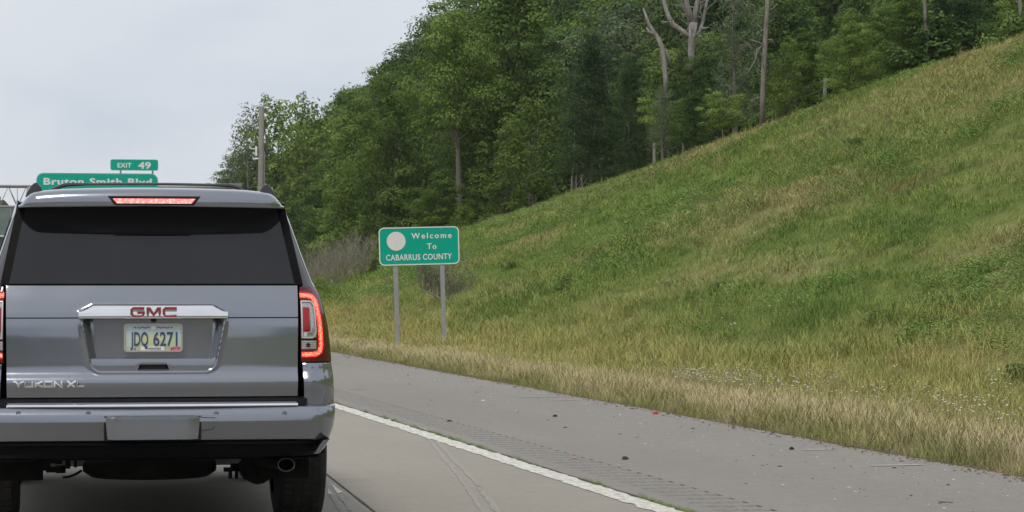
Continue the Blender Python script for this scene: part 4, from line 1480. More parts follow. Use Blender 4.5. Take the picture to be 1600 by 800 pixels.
for px0, px1 in ((618.2, 622.2), (691.2, 695.5)):
    top, bot = at_Y(px0, 413, SY), at_Y(px1, 548, SY)
    k = (top - bot).normalized()
    a, b = bot - k * 0.1, top + k * (H2 - 0.05)
    m = MB()
    # U channel: web and two flanges
    for (x0, x1, y0, y1) in ((-0.022, 0.022, 0.006, 0.012), (-0.046, -0.022, 0.010, 0.032), (0.022, 0.046, 0.010, 0.032), (-0.054, -0.044, 0.030, 0.036), (0.044, 0.054, 0.030, 0.036)):
        vs = []
        for e in (a, b):
            for xx_, yy_ in ((x0, y0), (x1, y0), (x1, y1), (x0, y1)):
                vs.append((e.x - c_.x + xx_, yy_, e.z))
        m.add(vs, [(0, 3, 2, 1), (4, 5, 6, 7), (0, 1, 5, 4), (1, 2, 6, 5), (2, 3, 7, 6), (3, 0, 4, 7)])
    m.build('post', M['alu'], welcome)

# ------------------------------------------------------------------ overhead gantry and its signs
GY = at_depth(150, 300, 163.0).y
GK = (at_Y(200, 300, GY).x - at_Y(100, 300, GY).x) / 100.0
g0, g1 = at_Y(-260, 290.5, GY), at_Y(363, 289.5, GY)
gz0, gz1 = at_Y(20, 323, GY).z, at_Y(20, 290.8, GY).z
gantry = empty('sign_gantry', (g1.x, GY, 0), 0, 'steel truss gantry spanning the road far beyond the vehicle', 'gantry')
Lg = g0.x - g1.x
dep = 1.1
m = MB()
for dy in (0, dep):
    for z in (gz0, gz1):
        m.tube([(Lg, dy, z), (0, dy, z)], 0.075, 8)
chords = m.build('chord', M['gantry'], gantry, True, 50)
nb = 22
for i in range(nb):
    xa_, xb_ = Lg * i / nb, Lg * (i + 1) / nb
    mid = (xa_ + xb_) / 2
    for dy in (0, dep):
        m = MB().tube([(xa_, dy, gz0), (mid, dy, gz1), (xb_, dy, gz0)], 0.028, 5)
        m.build('web_bar', M['gantry'], gantry)
    MB().tube([(xa_, 0, gz0), (xa_, dep, gz1)], 0.022, 5).build('web_bar', M['gantry'], gantry)
m = MB()
m.tube([(0.25, dep / 2, -0.6), (0.25, dep / 2, gz1 + 0.12)], 0.30, 14)
m.box((-0.1, 0.2, gz1 + 0.1), (0.6, 0.9, gz1 + 0.28))
m.build('column', M['gantry'], gantry, True, 40)
m = MB()
m.tube([(Lg - 0.2, dep / 2, -0.6), (Lg - 0.2, dep / 2, gz1 + 0.1)], 0.30, 14)
m.build('column', M['gantry'], gantry, True, 40)

sc1, sc0 = at_Y(151.8, 271, GY), at_Y(151.8, 332, GY)
bw, bh = 190 * GK, sc1.z - sc0.z + 0.6
exit_sign = empty('road_sign', (sc1.x, GY - 0.35, 0), 0, 'large green overhead guide sign reading Bruton Smith Blvd rising above the vehicle roof', 'sign')
bp = rim_panel('sign_panel', bw, bh, 0.42, 0.07, M['sign_green'], simple('green grey border', (0.10, 0.44, 0.36), 0.5), exit_sign, (0, 0, sc1.z - bh / 2))
cyp = 271 + bh / 2 / GK
x, z = on_panel(152.5, 284.0, 151.8, cyp, 0, GK)
sub_text('Bruton Smith Blvd', 10.6 * GK, 'lettering', M['sign_white'], bp, (x, -0.012, z + 0.0), bold=0.035, width=169 * GK, spacing=1.12, depth=0.004)
es = at_Y(209.3, 258.2, GY)
exit_tab = empty('exit_number_sign', (es.x, GY - 0.36, 0), 0, 'small green exit number panel reading EXIT 49 mounted above the overhead sign', 'sign')
ep = rim_panel('sign_panel', 75 * GK, 17.5 * GK, 0.12, 0.035, M['sign_green'], bpy.data.materials['green grey border'], exit_tab, (0, 0, es.z))
x, z = on_panel(193.8, 258.6, 209.3, 258.2, 0, GK)
sub_text('EXIT', 7.2 * GK, 'lettering', M['sign_white'], ep, (x, -0.012, z), bold=0.03, width=22 * GK, spacing=1.1)
x, z = on_panel(225.2, 258.4, 209.3, 258.2, 0, GK)
sub_text('49', 10.5 * GK, 'lettering', M['sign_white'], ep, (x, -0.012, z), bold=0.035, width=20 * GK, spacing=1.05)
for px in (188, 238):
    p0 = at_Y(px, 268.8, GY)
    MB().box((p0.x - es.x - 0.05, 0.02, es.z - 1.2), (p0.x - es.x + 0.05, 0.08, es.z)).build('mounting_bar', M['gantry'], exit_tab)
for px in (80, 150, 222):
    p0 = at_Y(px, 300, GY)
    MB().box((p0.x - sc1.x - 0.05, 0.02, gz0 - 0.3), (p0.x - sc1.x + 0.05, 0.25, gz1 + 0.1)).build('mounting_bar', M['gantry'], exit_sign)
# pale grey panel hung under the lower chord at the left edge (another lane's sign)
p0, p1 = at_Y(-130, 324, GY), at_Y(24, 368, GY)
lane_sign = empty('lane_sign', ((p0.x + p1.x) / 2, GY - 0.3, 0), 0, 'dull grey green panel hanging below the gantry chord at the far left', 'sign')
m = MB().prism(rrect(p1.x - p0.x, p0.z - p1.z, 0.05), -0.02, 0.02)
o = m.build('sign_panel', simple('dull grey green panel', (0.13, 0.18, 0.165), 0.6, 0, 0.2, 1.5), lane_sign)
o.location = (0, 0, (p0.z + p1.z) / 2)
for k in range(8):
    xx_ = (p1.x - p0.x) * (-0.45 + 0.9 * k / 7)
    MB().box((xx_ - 0.04, -0.05, -(p0.z - p1.z) / 2), (xx_ + 0.04, -0.021, (p0.z - p1.z) / 2)).build('stiffener', M['gantry'], o)
MB().box((-(p1.x - p0.x) / 2, -0.07, -(p0.z - p1.z) / 2 - 0.07), ((p1.x - p0.x) / 2, 0.03, -(p0.z - p1.z) / 2 - 0.003)).build('bottom_rail', M['sign_white'], o)

# ------------------------------------------------------------------ utility pole
up_ = at_depth(406, 400, 118)
pole = empty('utility_pole', (up_.x, up_.y, float(terrain(up_.x, up_.y))), 0, 'weathered grey wooden utility pole without wires standing above the vehicle roof', 'utility pole')
zt_ = at_Y(407.5, 166, up_.y).z - pole.location.z
m = MB().tube([(0, 0, -0.5), (0.02, 0, 3.0), (0.05, 0, 6.0), (0.07, 0, zt_ - 0.05), (0.07, 0, zt_)], [0.15, 0.135, 0.125, 0.11, 0.09], 14)
m.build('shaft', M['pole_wood'], pole, True, 40)
zb = at_Y(400, 233, up_.y).z - pole.location.z
MB().tube([(-0.12, -0.05, zb), (-0.42, -0.06, zb + 0.02), (-0.45, -0.06, zb + 0.10)], 0.028, 8).build('bracket_arm', M['sign_white'], pole, True)
MB().box((-0.21, -0.14, zb - 0.30), (-0.13, -0.04, zb + 0.12)).build('bracket_plate', M['sign_white'], pole, False, None, 0.01)
MB().tube([(0.19, -0.02, -0.3), (0.20, -0.02, zb - 0.1)], 0.018, 6).build('ground_wire_conduit', M['alu'], pole)

# ------------------------------------------------------------------ vegetation generators
def leaf_cloud(C, N, L, W, rng, tint):
    n = len(C)
    N = N / np.linalg.norm(N, axis=1, keepdims=True)
    A = rng.normal(size=(n, 3))
    U = np.cross(N, A); U /= np.linalg.norm(U, axis=1, keepdims=True) + 1e-9
    Vv = np.cross(N, U)
    L = L[:, None]; W = W[:, None]
    fold = N * (L * rng.uniform(-0.25, 0.25, (n, 1)))
    P = np.stack([C - U * L * 0.5, C + Vv * W * 0.5 - U * L * 0.05 + fold, C + U * L * 0.5, C - Vv * W * 0.5 - U * L * 0.05 + fold], 1)
    return P.reshape(-1, 3), np.repeat(tint, 4)
def quads(n):
    return np.arange(n * 4).reshape(-1, 4)

def clump(c, rad, n, rng, lsize, up=0.3, lo=-0.55, ragged=0.35, t0=0.5):
    z = rng.uniform(lo, 1, n)
    a_ = rng.uniform(0, 2 * np.pi, n)
    s_ = np.sqrt(1 - z * z)
    D = np.stack([s_ * np.cos(a_), s_ * np.sin(a_), z], 1)
    ph = rng.uniform(0, 6.28, 3)
    lump = 1 + ragged * (np.sin(3.1 * D[:, 0] + ph[0]) * np.sin(2.7 * D[:, 1] + ph[1]) + 0.6 * np.sin(6.3 * D[:, 2] + 4.1 * D[:, 0] + ph[2])) * 0.6
    r_ = (0.74 + 0.28 * rng.uniform(0, 1, n)) * lump * (1 + 0.12 * rng.normal(size=n))
    C = np.array(c) + D * r_[:, None] * np.array(rad)
    N = D * 1.0 + rng.normal(size=(n, 3)) * 0.30 + np.array([0, 0, up])
    L = rng.uniform(0.75, 1.3, n) * lsize
    t = np.clip(t0 + 0.17 * rng.normal(size=n), 0, 1)
    return C, N, L, t

def make_tree(name, seed, H, R, base=0.22, ncl=64, per=420, lsize=0.2, crad=(0.9, 1.7), leaf='leaf_a', bark_='bark', shape='round', trunk_r=0.24, flat=0.72, wr=0.62, inner=2600, limbs=True, lean=0.0):
    rng = np.random.default_rng(seed)
    rnd = random.Random(seed)
    tr = MB()
    top = H * 0.86
    tp = []
    for i in range(8):
        t = i / 7
        tp.append(Vector((lean * t * H + 0.03 * H * math.sin(2.1 * t + seed) * t, 0.025 * H * math.sin(3.3 * t + seed * 2) * t, top * t)))
    tp[0].z = -0.4
    tr.tube(tp, [trunk_r * (1.25 - 1.1 * i / 7) for i in range(8)], 8)
    Cs, Ns, Ls, Ts = [], [], [], []
    cb = H * base
    ax = Vector((lean * H * 0.6, 0, 0))
    def crown_r(t):
        if shape == 'round':
            return R * (math.sin(math.pi * min(1, 0.16 + 0.84 * t) ** 0.85) ** 0.6 if t < 0.999 else 0.1)
        if shape == 'column':
            return R * (0.55 + 0.45 * math.sin(math.pi * t)) * (1 if t < 0.8 else (1 - (t - 0.8) * 3))
        if shape == 'cone':
            return R * (1 - t) ** 0.8 + 0.25
        if shape == 'flat':
            return R * (0.5 + 0.5 * t)
        return R
    for k in range(ncl):
        t = (k + rnd.random()) / ncl
        if shape == 'cone':
            t = t ** 1.25
        z = cb + (H - cb) * t * 0.96
        a_ = k * 2.39996 + rnd.uniform(-0.5, 0.5)
        rr = crown_r(t) * (rnd.uniform(0.45, 1.02) if rnd.random() < 0.8 else rnd.uniform(0.1, 0.5))
        c = Vector((math.cos(a_) * rr, math.sin(a_) * rr, z)) + ax * t
        sz = rnd.uniform(*crad) * (1 - 0.35 * t)
        if shape != 'cone' and k % 6 == 3:
            c += Vector((c.x, c.y, 0)).normalized() * sz * 0.55 + Vector((0, 0, sz * 0.45)) * t
            sz *= 0.55
        rad = (sz, sz, sz * flat) if shape != 'cone' else (sz, sz, sz * 0.42)
        n = int(per * (sz / crad[1]) ** 1.6)
        C, N, L, T = clump(c, rad, n, rng, lsize, t0=0.5 + rnd.uniform(-0.28, 0.28), up=0.3)
        Cs.append(C); Ns.append(N); Ls.append(L); Ts.append(T)
        if limbs and rnd.random() < 0.75:
            ti = max(0.12, min(0.95, (z - rr * 0.55) / top))
            f = ti * 7
            i0 = min(6, int(f))
            s0_ = tp[i0].lerp(tp[i0 + 1], f - i0)
            mid = s0_.lerp(c, 0.5) + Vector((rnd.uniform(-.3, .3), rnd.uniform(-.3, .3), rnd.uniform(-0.2, 0.3)))
            r0 = trunk_r * (0.36 - 0.2 * t)
            tr.tube([s0_, mid, c], [r0, r0 * 0.6, r0 * 0.22], 5, cap=False)
            for q_ in range(3):
                e = c + Vector((rnd.uniform(-1, 1), rnd.uniform(-1, 1), rnd.uniform(-0.3, 0.9))) * sz * 0.8
                tr.tube([c.lerp(mid, 0.3), e], [r0 * 0.3, r0 * 0.08], 4, cap=False)
    if inner:
        t = rng.uniform(0.05, 0.9, inner)
        a_ = rng.uniform(0, 6.28, inner)
        cr = np.array([crown_r(x) for x in t])
        rr = cr * np.sqrt(rng.uniform(0, 0.5, inner))
        C = np.stack([np.cos(a_) * rr + ax.x * t, np.sin(a_) * rr, cb + (H - cb) * t * 0.94], 1)
        Cs.append(C); Ns.append(rng.normal(size=(inner, 3))); Ls.append(np.full(inner, lsize * 1.9)); Ts.append(np.full(inner, 0.4))
    C, N, L, T = (np.concatenate(x) for x in (Cs, Ns, Ls, Ts))
    P, tint = leaf_cloud(C, N, L, L * wr, rng, T)
    crown = fast_mesh('crown', P, quads(len(C)), tint)
    crown.materials.append(M[leaf])
    tm = tr.mesh('trunk', True, None, fix=False)
    tm.materials.append(M[bark_])
    return {'name': name, 'H': H, 'crown': crown, 'trunk': tm}

def place_tree(proto, x, y, h, rot, label, cat='tree', group=None, dz=0.0, sxy=1.0, name=None):
    z = float(terrain(x, y)) - 0.1 + dz
    e = empty(name or proto['name'], (x, y, z), rot, label, cat, group)
    s_ = h / proto['H']
    e.scale = (s_ * sxy, s_ * sxy, s_)
    link('trunk', proto['trunk'], e)
    link('crown', proto['crown'], e)
    return e

PR = {
 'oak': make_tree('broadleaf_tree', 1, 16, 4.8, 0.16, 50, 1050, 0.21, (1.3, 2.5), 'leaf_a', flat=0.55),
 'oak2': make_tree('broadleaf_tree', 2, 17, 4.2, 0.12, 54, 980, 0.20, (1.1, 2.3), 'leaf_b', flat=0.62),
 'maple': make_tree('broadleaf_tree', 3, 15, 4.4, 0.08, 52, 980, 0.20, (1.1, 2.3), 'leaf_c2', flat=0.55),
 'poplar': make_tree('tall_tree', 4, 18, 3.2, 0.22, 66, 460, 0.19, (0.8, 1.4), 'leaf_b', shape='column', flat=0.85),
 'airy': make_tree('young_tree', 5, 9, 2.7, 0.18, 52, 210, 0.17, (0.5, 1.0), 'leaf_c', shape='column', trunk_r=0.09, inner=500),
 'cedar': make_tree('cedar_tree', 6, 12, 3.0, 0.10, 110, 380, 0.17, (0.7, 1.3), 'leaf_d', shape='cone', trunk_r=0.16, wr=0.28, inner=2400),
 'bush': make_tree('shrub', 7, 3.6, 1.9, 0.03, 30, 330, 0.15, (0.5, 0.95), 'leaf_b', trunk_r=0.05, inner=700),
 'bush2': make_tree('shrub', 8, 3.2, 1.8, 0.03, 26, 300, 0.14, (0.45, 0.85), 'leaf_c', trunk_r=0.04, inner=500),
 'grey': make_tree('grey_leaved_tree', 9, 15, 3.6, 0.25, 60, 260, 0.17, (0.6, 1.3), 'leaf_e', 'bark_pale', inner=700),
 'sparse': make_tree('sparse_tree', 10, 14, 3.2, 0.20, 60, 110, 0.17, (0.5, 1.1), 'leaf_e', 'bark_pale', inner=100, trunk_r=0.14),
 'dog': make_tree('spreading_small_tree', 11, 5.0, 3.2, 0.42, 46, 330, 0.15, (0.6, 1.1), 'leaf_c', shape='flat', flat=0.40, trunk_r=0.08, inner=200),
}
PR['high'] = make_tree('high_crowned_tree', 12, 17, 4.6, 0.46, 40, 1000, 0.20, (1.2, 2.3), 'leaf_c2', 'bark_pale', trunk_r=0.26)
SIL = [(320, 300), (332, 283), (350, 268), (362, 245), (372, 190), (392, 155), (440, 160), (470, 155), (520, 150), (535, 148), (558, 125), (600, 98), (626, 92), (645, 50), (662, 8), (690, -6), (720, -20), (1700, -150)]
def px_of(x, y, z=0.0):
    v_ = Vector((x, y, z)) - CAM
    d = v_.dot(CF)
    return 800 + F * v_.dot(CR) / d, 400 - F * v_.dot(CU) / d, d
def sil_h(x, y, limit=20.0):
    p_, _, d = px_of(x, y)
    sy = max(interp(p_ - k_, [a for a, b in SIL], [b for a, b in SIL]) for k_ in (0, 45 * 150 / d))
    zt = H_CAM + (440 - sy) * d / F
    return min(zt - float(terrain(x, y)), limit)
rt = random.Random(11)
FOREST = {'oak': 'broad rounded green tree', 'oak2': 'tall deep green layered tree', 'maple': 'bright green tree leafed to the ground', 'poplar': 'tall narrow green tree', 'grey': 'thin grey green tree', 'cedar': 'dark cedar'}
ROWS = ['front row', 'second row', 'third row', 'fourth row', 'rearmost row']
ZONES = [(480, 'behind the vehicle roof corner'), (600, 'above the brown thicket'), (720, 'above the welcome sign'), (880, 'left of the big cedar'), (1010, 'behind the big cedar'), (1130, 'around the forked dead tree'), (1260, 'behind the straight bare trunk'), (1430, 'right of the fence posts'), (1650, 'at the upper right corner'), (9999, 'beyond the right edge')]
GRP = 'trees of the forest along the top of the bank'
def edge_x(y):
    return interp(y, [-300, 60, 120, 160, 190, 215, 240, 300, 360], [33.5, 33.5, 33.5, 34, 32, 28.5, 27.5, 32.5, 38])
nT = 0
for row, (dx, hs, lim, stp) in enumerate(((1.0, 0.72, 13, 7.4), (6, 0.88, 18, 7.6), (12.0, 1.0, 24, 7.6), (19.0, 1.03, 27, 8.5), (28, 1.03, 28, 12))):
    y = 62 + row * 3
    while y < 350:
        x = edge_x(y) + dx + rt.uniform(-1.2, 1.2)
        yy_ = y + rt.uniform(-1.5, 1.5)
        p_, _, d_ = px_of(x, yy_)
        y += stp * (1.0 if y < 200 else 1.25)
        if p_ < 358 or p_ > 1900:
            continue
        h = sil_h(x, yy_, lim) * hs * rt.uniform(0.93, 1.05)
        if h < 3.5:
            continue
        kinds = ['oak', 'oak2', 'maple', 'poplar', 'oak2', 'grey'] if row else ['oak', 'maple', 'oak2', 'maple', 'cedar', 'grey']
        if p_ < 620: kinds = ['oak', 'maple', 'oak2', 'maple']
        k = rt.choice(kinds)
        # leave room in the front row for the featured trees
        if row == 0 and (880 < p_ < 1320 or 685 < p_ < 745): continue
        if row == 1 and (960 < p_ < 1120): h *= 0.8
        ztxt = next(t for lim_, t in ZONES if p_ < lim_)
        place_tree(PR[k], x, yy_, h, rt.uniform(0, 6.28), FOREST[k] + ', ' + ROWS[row] + ' ' + ztxt, 'tree', GRP, sxy=rt.uniform(1.0, 1.25))
        nT += 1
# left end of the wood: lower and thinner trees
for px, d_, top, k, lab in ((392, 232, 152, 'sparse', 'sparse pale-leaved tree rising behind the utility pole'), (432, 240, 150, 'airy', 'light green tree right of the utility pole at the end of the wood'), (372, 250, 222, 'grey', 'grey green tree low at the left end of the wood'), (350, 275, 268, 'maple', 'small dark tree at the far left end of the wood'), (372, 262, 240, 'oak2', 'deep green tree left of the utility pole'), (475, 225, 150, 'airy', 'pale green tree top right of the utility pole in the wood edge'), (408, 236, 215, 'maple', 'round green tree directly behind the utility pole'), (334, 300, 286, 'maple', 'tiny dark tree where the wood drops behind the vehicle roof')):
    p_ = at_depth(px, 400, d_)
    zt = at_Y(px, top, p_.y).z
    place_tree(PR[k], p_.x, p_.y, zt - float(terrain(p_.x, p_.y)), rt.uniform(0, 6.28), lab, 'tree', None, sxy=0.9)
# shrubs that close the forest floor
for dx, stp, kk in ((-0.6, 3.4, ('bush', 'bush', 'bush2')), (3.5, 3.2, ('bush',)), (9.0, 4.5, ('bush',))):
    y = 64
    while y < 330:
        x = edge_x(y) + dx + rt.uniform(-0.7, 0.7)
        p_, _, d_ = px_of(x, y)
        y += stp * rt.uniform(0.8, 1.2)
        if p_ < 360 or p_ > 1800: continue
        if dx < 0 and (950 < p_ < 1260 or rt.random() < 0.25): continue
        k = rt.choice(kk)
        place_tree(PR[k], x, y, rt.uniform(1.6, 3.6) + (1.0 if dx > 0 else 0), rt.uniform(0, 6.28), ('leafy green shrub ' if k == 'bush' else 'bright green shrub ') + ('at the front of' if dx < 0 else 'inside' if dx < 5 else 'deep inside') + ' the undergrowth ' + next(t for lim_, t in ZONES if p_ < lim_), 'shrub', 'undergrowth shrubs along the forest edge', sxy=rt.uniform(0.9, 1.4))

# trees standing behind and beside the camera (they close the view from other sides and show in the vehicle's paint)
for k in range(46):
    side = k % 2
    y = -25 - (k // 2) * 9.0 if k < 34 else 5 + (k - 34) * 10
    x = (32 if side else -34) + rt.uniform(-4, 6)
    if k >= 34:
        x = -48 + rt.uniform(-5, 3) if side else 39 + rt.uniform(0, 5)
        if not side and y > 55: continue
    kind = rt.choice(['oak', 'oak2', 'maple'])
    place_tree(PR[kind], x, y, rt.uniform(10, 15), rt.uniform(0, 6.28), 'green roadside tree standing behind the camera', 'tree', 'roadside trees behind the camera', sxy=1.25)

def featured(kind, px, py_base, d, top, label, cat='tree', sxy=1.0, rot=None, name=None):
    p_ = at_depth(px, py_base, d)
    g = float(terrain(p_.x, p_.y))
    zt = at_Y(px, top, p_.y).z
    return place_tree(PR[kind], p_.x, p_.y, max(zt - g, 1.0), rot if rot is not None else rt.uniform(0, 6.28), label, cat, None, sxy=sxy, name=name)
featured('cedar', 925, 290, 124, 40, 'large dark cedar with dense foliage reaching to the ground above the welcome sign bank', sxy=1.05)
featured('cedar', 985, 270, 128, 75, 'second dark cedar close behind the large cedar', sxy=0.9)
featured('airy', 835, 320, 136, 150, 'light yellow green young tree left of the dark cedar', sxy=1.2)
featured('airy', 790, 335, 142, 195, 'pale green young tree lower left of the yellow green one', sxy=1.25)
featured('dog', 1058, 236, 112, 146, 'low spreading tree with bright flat foliage on thin stems at the crest', sxy=1.0, rot=0.4)
featured('dog', 1130, 212, 108, 140, 'second low spreading tree with darker leaves just right of the bright one', sxy=0.8, rot=2.0)
featured('grey', 1150, 205, 116, -40, 'grey green tree between the dead tree and the bare pole trunk', sxy=0.7)
featured('maple', 1260, 160, 104, 40, 'dense tree right of the bare pole trunk', sxy=1.0)
featured('oak2', 1085, 230, 125, 60, 'dark leafy tree below the forked dead tree', sxy=1.1)
featured('oak2', 1083, 225, 109.5, 84, 'dark leafy tree wrapping the lower trunk of the forked dead tree', sxy=0.75)
featured('grey', 1035, 245, 110, 128, 'grey green tree wrapping the foot of the leaning snag', sxy=0.9)
featured('high', 716, 350, 146, 12, 'tall tree with bare pale trunk and high crown above the welcome sign', sxy=0.85, rot=1.0)
featured('maple', 690, 350, 142, 262, 'low bright tree in front of the pale trunk above the welcome sign', sxy=1.4)
featured('maple', 618, 380, 172, 100, 'broad tree on the skyline left of the tallest trees', sxy=0.85, rot=2.2)
featured('oak', 790, 330, 150, -60, 'big broad tree whose crown leaves the top of the frame', sxy=0.95)
featured('maple', 560, 400, 190, 140, 'bright broad tree on the skyline above the brown thicket', sxy=0.95)
featured('airy', 1230, 175, 101, 60, 'pale leaved branchy tree right beside the straight bare trunk', sxy=0.9)
featured('maple', 1330, 125, 97, 10, 'leafy tree overhanging the crest right of the fence posts', sxy=0.9)
featured('oak', 1420, 100, 95, -20, 'broad tree overhanging the crest near the upper right', sxy=0.9)
featured('cedar', 1505, 75, 95, -30, 'dark cedar near the top right corner', sxy=1.1)

# ------------------------------------------------------------------ bare and dead trees
def skeleton(name, label, cat, base, branches, mat, group=None, sub='branch'):
    """branches: list of (points, radii); the first is the trunk"""
    e = empty(name, base, 0, label, cat, group)
    for i, (pts, rad) in enumerate(branches):
        MB().tube([(p[0] - base[0], p[1] - base[1], p[2] - base[2]) for p in pts], rad, 9 if i == 0 else 7).build('trunk' if i == 0 else sub, mat, e, True)
    return e
def add_twigs(e, base, lines, seed, n, rad, mat, L0=0.5, L1=1.3):
    rnd = random.Random(seed)
    m = MB()
    for k in range(n):
        pts = lines[rnd.randrange(len(lines))]
        i = rnd.randrange(len(pts) - 1)
        p0 = Vector(pts[i]).lerp(Vector(pts[i + 1]), rnd.random()) - Vector(base)
        d = Vector((rnd.uniform(-1, 1), rnd.uniform(-1, 1), rnd.uniform(0.1, 1))).normalized()
        L = rnd.uniform(L0, L1)
        p1 = p0 + d * L * 0.5
        d2 = (d + Vector((rnd.uniform(-.6, .6), rnd.uniform(-.6, .6), rnd.uniform(-.2, .5)))).normalized()
        p2 = p1 + d2 * L * 0.5
        m.tube([p0, p1, p2], [rad, rad * 0.7, rad * 0.25], 4, cap=False)
        for q_ in range(2):
            d3 = (d2 + Vector((rnd.uniform(-1, 1), rnd.uniform(-1, 1), rnd.uniform(-.3, .6)))).normalized()
            m.tube([p1, p1 + d3 * L * 0.4], [rad * 0.5, rad * 0.15], 3, cap=False)
    tag(link('twigs', m.mesh('twigs', True, None, False), e, mat), kind='stuff')
def photo_pts(pp, d, dd=0.0):
    return [at_depth(px, py, d + dd * i) for i, (px, py) in enumerate(pp)]
D1 = 111.5
kx = D1 / F
trk = photo_pts([(1079, 215), (1080, 130), (1080, 88), (1081, 60), (1083, 35)], D1)
b1 = photo_pts([(1078, 57), (1066, 48), (1051, 38), (1043, 22), (1037, 0), (1036, -30)], D1, 0.15)
b2 = photo_pts([(1082, 40), (1076, 18), (1072, 0), (1066, -28)], D1, -0.1)
b3 = photo_pts([(1084, 40), (1087, 15), (1090, 0), (1096, -35)], D1)
b4 = photo_pts([(1086, 56), (1094, 48), (1099, 30), (1104, 5), (1112, -20)], D1, 0.2)
b5 = photo_pts([(1043, 35), (1034, 34)], D1)
b6 = photo_pts([(1096, 45), (1108, 43)], D1, 0.2)
base = Vector(trk[0]); base.z = float(terrain(base.x, base.y))
skeleton('dead_tree', 'forked dead tree with bare pinkish grey trunk standing tall in the forest edge', 'dead tree', base, [(trk, [0.13, 0.12, 0.13, 0.15, 0.19]), (b1, [0.11, 0.10, 0.11, 0.09, 0.08, 0.05]), (b2, [0.14, 0.12, 0.10, 0.06]), (b3, [0.13, 0.11, 0.09, 0.05]), (b4, [0.09, 0.08, 0.07, 0.06, 0.03]), (b5, [0.05, 0.03]), (b6, [0.05, 0.03])], M['dead'])
add_twigs(COL.objects[-7] if False else [o for o in COL.objects if o.get('label', '').startswith('forked dead tree')][0], base, [trk[2:], b1, b2, b3, b4], 4, 26, 0.022, M['dead'])
sn = photo_pts([(1040, 165), (1040, 120), (1037, 95), (1034, 72), (1025, 55), (1014, 38), (1005, 13)], 111, 0.05)
base = Vector(sn[0]); base.z = float(terrain(base.x, base.y))
skeleton('dead_tree', 'leaning broken dead snag left of the forked dead tree', 'dead tree', base, [(sn, [0.09, 0.10, 0.11, 0.10, 0.09, 0.07, 0.03]), (photo_pts([(1047, 102), (1042, 85), (1037, 75)], 111.3), [0.06, 0.06, 0.03]), (photo_pts([(1022, 53), (1014, 50), (1010, 43)], 111), [0.06, 0.05, 0.03])], M['dead'])
pt = photo_pts([(1191, 200), (1192, 150), (1193.5, 100), (1196, 60), (1198, 25), (1200, -30)], 103)
pb = [(photo_pts([(1193, 72), (1186, 66), (1173, 62)], 103), [0.045, 0.04, 0.02]), (photo_pts([(1190, 72), (1184, 78), (1180, 95), (1172, 108), (1166, 118)], 103), [0.03, 0.03, 0.025, 0.02, 0.01]), (photo_pts([(1197, 62), (1206, 62), (1212, 72)], 103), [0.03, 0.025, 0.01]), (photo_pts([(1198, 18), (1208, 13), (1214, 6)], 103), [0.03, 0.025, 0.01]), (photo_pts([(1196, 45), (1185, 50)], 103), [0.03, 0.01]), (photo_pts([(1199, 8), (1188, 14), (1187, 22)], 103), [0.025, 0.02, 0.01])]
base = Vector(pt[0]); base.z = float(terrain(base.x, base.y)) - 0.2
skeleton('dead_tree', 'tall straight bare grey trunk with a few snapped twigs at the crest of the bank', 'dead tree', base, [(pt, [0.105, 0.10, 0.095, 0.09, 0.08, 0.06])] + pb, M['bark_pale'])
add_twigs([o for o in COL.objects if o.get('label', '').startswith('tall straight bare')][0], base, [pt[1:]], 6, 22, 0.016, M['bark_pale'], 0.4, 1.1)
for i, (pp, d, rad, lab) in enumerate((
    ([(1449, 95), (1449, 60), (1446, 32), (1444, -5), (1446, -60)], 94, 0.055, 'bare grey trunk poking above the crest near the upper right'),
    ([(1595, 48), (1594, 15), (1593, -60)], 88, 0.06, 'bare pale trunk at the top right corner of the bank'),
    ([(893, 305), (894, 275), (897, 250), (898, 200)], 127, 0.04, 'slim grey trunk left of the dark cedar'))):
    P_ = photo_pts(pp, d)
    base = Vector(P_[0]); base.z = float(terrain(base.x, base.y)) - 0.1
    P_ = [Vector((P_[0].x, P_[0].y, base.z))] + P_
    extra = []
    if i < 2:
        q0 = pp[-1]
        q0 = pp[1]
        extra = [(photo_pts([(q0[0], q0[1] - 5), (q0[0] - 9, q0[1] - 18)], d), [0.03, 0.012]), (photo_pts([(q0[0] - 1, q0[1] - 15), (q0[0] + 7, q0[1] - 32)], d), [0.03, 0.012])]
    skeleton('dead_tree', lab, 'dead tree', base, [(P_, [rad * 1.1] + [rad] * (len(P_) - 2) + [rad * 0.7])] + extra, M['bark_pale'])
